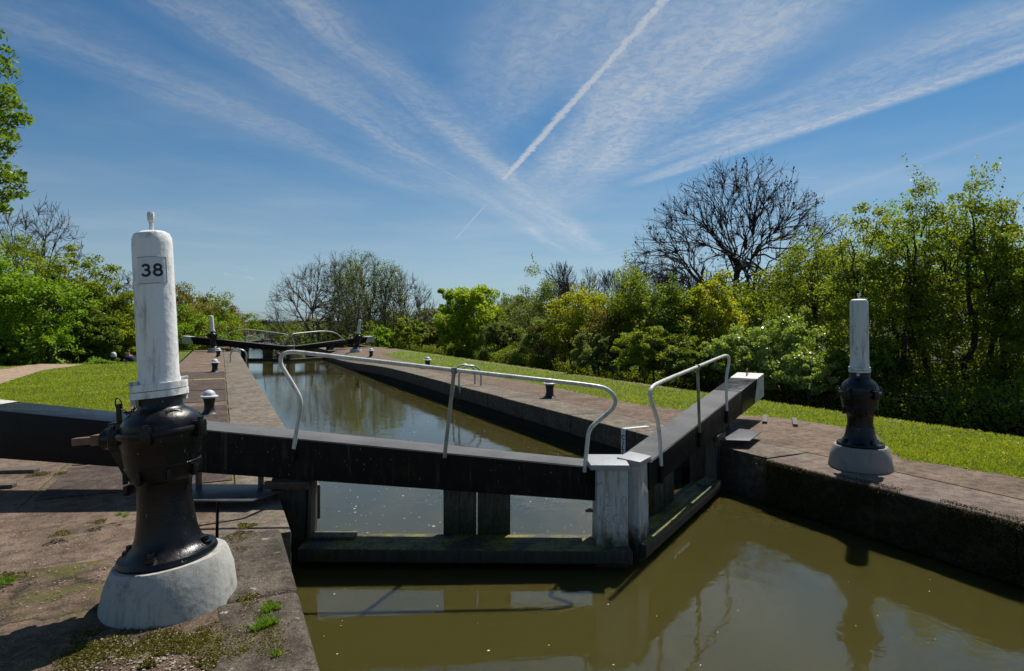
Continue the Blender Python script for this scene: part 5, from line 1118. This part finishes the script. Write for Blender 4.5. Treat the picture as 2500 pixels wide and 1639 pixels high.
for u, v, r, n in ((660, 1510, .045, 420), (652, 1548, .045, 520), (630, 1560, .03, 200), (5, 1445, .06, 300), (290, 1275, .02, 60), (545, 1045, .03, 160), (563, 1000, .02, 50), (305, 1278, .015, 60), (672, 1628, .02, 80)):
    p = G(u, v); b_ = blob(p.x, p.y, r, n, rs, .05 if v > 1250 else .004); tp.append(np.concatenate([b_, np.full((n, 1), 4.0)], 1))
blades('weed_tuft', 'small bright grass tufts in the cracks by the coping', np.concatenate(tp), .032, 33, 'leaf_nettle', .0025)
# joint weeds along the coping joint of the towpath side
n = 1500; yy = rs.uniform(6.5, 24, n); tp = np.stack([.125+rs.normal(size=n)*.008, yy, np.full(n, .002), np.full(n, 9.)], 1)[np.sin(yy*4)+np.sin(yy*9.3) > .5]; blades('joint_weed', 'thin weeds in the joint beside the long coping stones', tp, .022, 34, 'blade', .004)
bm = BM(); rng = random.Random(12)
def pebble(p, s):
    T = Tr(*p) @ Matrix.Rotation(rng.uniform(0, 3), 4, 'Z') @ Matrix.Diagonal((s*rng.uniform(.7, 1.4), s*rng.uniform(.6, 1), s*.5, 1)); bmesh.ops.create_icosphere(bm, subdivisions=1, radius=1, matrix=T)
for i in range(1100):
    if rng.random() < .6: u, v = rng.uniform(180, 720), rng.gauss(1600, 26)
    elif rng.random() < .5: u, v = rng.uniform(560, 690), rng.uniform(1380, 1600)
    else: u, v = rng.uniform(0, 380), rng.uniform(1290, 1500)
    p = G(u, min(v, 1690), .045)
    if p.x < XL0-.05 and (p.x-g0.x)**2+(p.y-g0.y)**2 > .17: pebble((p.x, p.y, .047), rng.uniform(.003, .009))
props(obj('gravel', bm, 'pebble'), 'loose pebbles and grit on the worn concrete round the large white post', 'gravel', None, 'stuff')
n = 50000; yy = rs.uniform(-3, 5.3, n); zz = .0-.52*rs.uniform(0, 1, n)**1.3; k = np.sin(yy*3)+np.sin(yy*7.1+zz*9)+rs.normal(size=n)*.8 > -.1; m3 = np.stack([np.full(n, XR0-.006)-rs.uniform(0, .018, n), yy, zz], 1)[k]
n = 5000; y2 = rs.uniform(-2, 5.2, n); k = np.sin(y2*2.3)+np.sin(y2*5.1) > .3; m4 = np.stack([XR0+.01+np.abs(rs.normal(size=n))*.06, y2, np.full(n, .01)], 1)[k]
scatter_stuff('moss', 'dark moss hanging on the approach wall below the right winding post', np.concatenate([m3, m4]), .016, 'moss_dark', 'moss', 35, .2)
# --- foam flecks on the water
V = []; rs = np.random.RandomState(41)
def flecks(n, ur, vr):
    for _ in range(n):
        u, v = rs.uniform(*ur), rs.uniform(*vr); p = G(u, v, WZ+.004)
        if not (XL1 < p.x < XR1 or p.y < 5 and XL0+.1 < p.x < XR0-.1): continue
        r = rs.uniform(.0015, .0048)*(1+rs.rand()**6*2.5); k = 6; a0_ = rs.rand()*6
        for j in range(k-2):
            for t in (0, j+1, j+2): a = a0_+2*math.pi*t/k; V.append((p.x+r*1.3*math.cos(a)*(1+.3*math.sin(3*a)), p.y+r*math.sin(a), p.z))
flecks(150, (810, 1440), (1190, 1320)); flecks(260, (1000, 1500), (960, 1110)); flecks(26, (700, 2400), (1400, 1639)); flecks(40, (650, 1000), (900, 1100))
props(mesh_np('foam_flecks', np.array(V), 3, 'foam'), 'tiny pale flecks of foam and fluff floating on the lock water', 'foam', None, 'stuff')
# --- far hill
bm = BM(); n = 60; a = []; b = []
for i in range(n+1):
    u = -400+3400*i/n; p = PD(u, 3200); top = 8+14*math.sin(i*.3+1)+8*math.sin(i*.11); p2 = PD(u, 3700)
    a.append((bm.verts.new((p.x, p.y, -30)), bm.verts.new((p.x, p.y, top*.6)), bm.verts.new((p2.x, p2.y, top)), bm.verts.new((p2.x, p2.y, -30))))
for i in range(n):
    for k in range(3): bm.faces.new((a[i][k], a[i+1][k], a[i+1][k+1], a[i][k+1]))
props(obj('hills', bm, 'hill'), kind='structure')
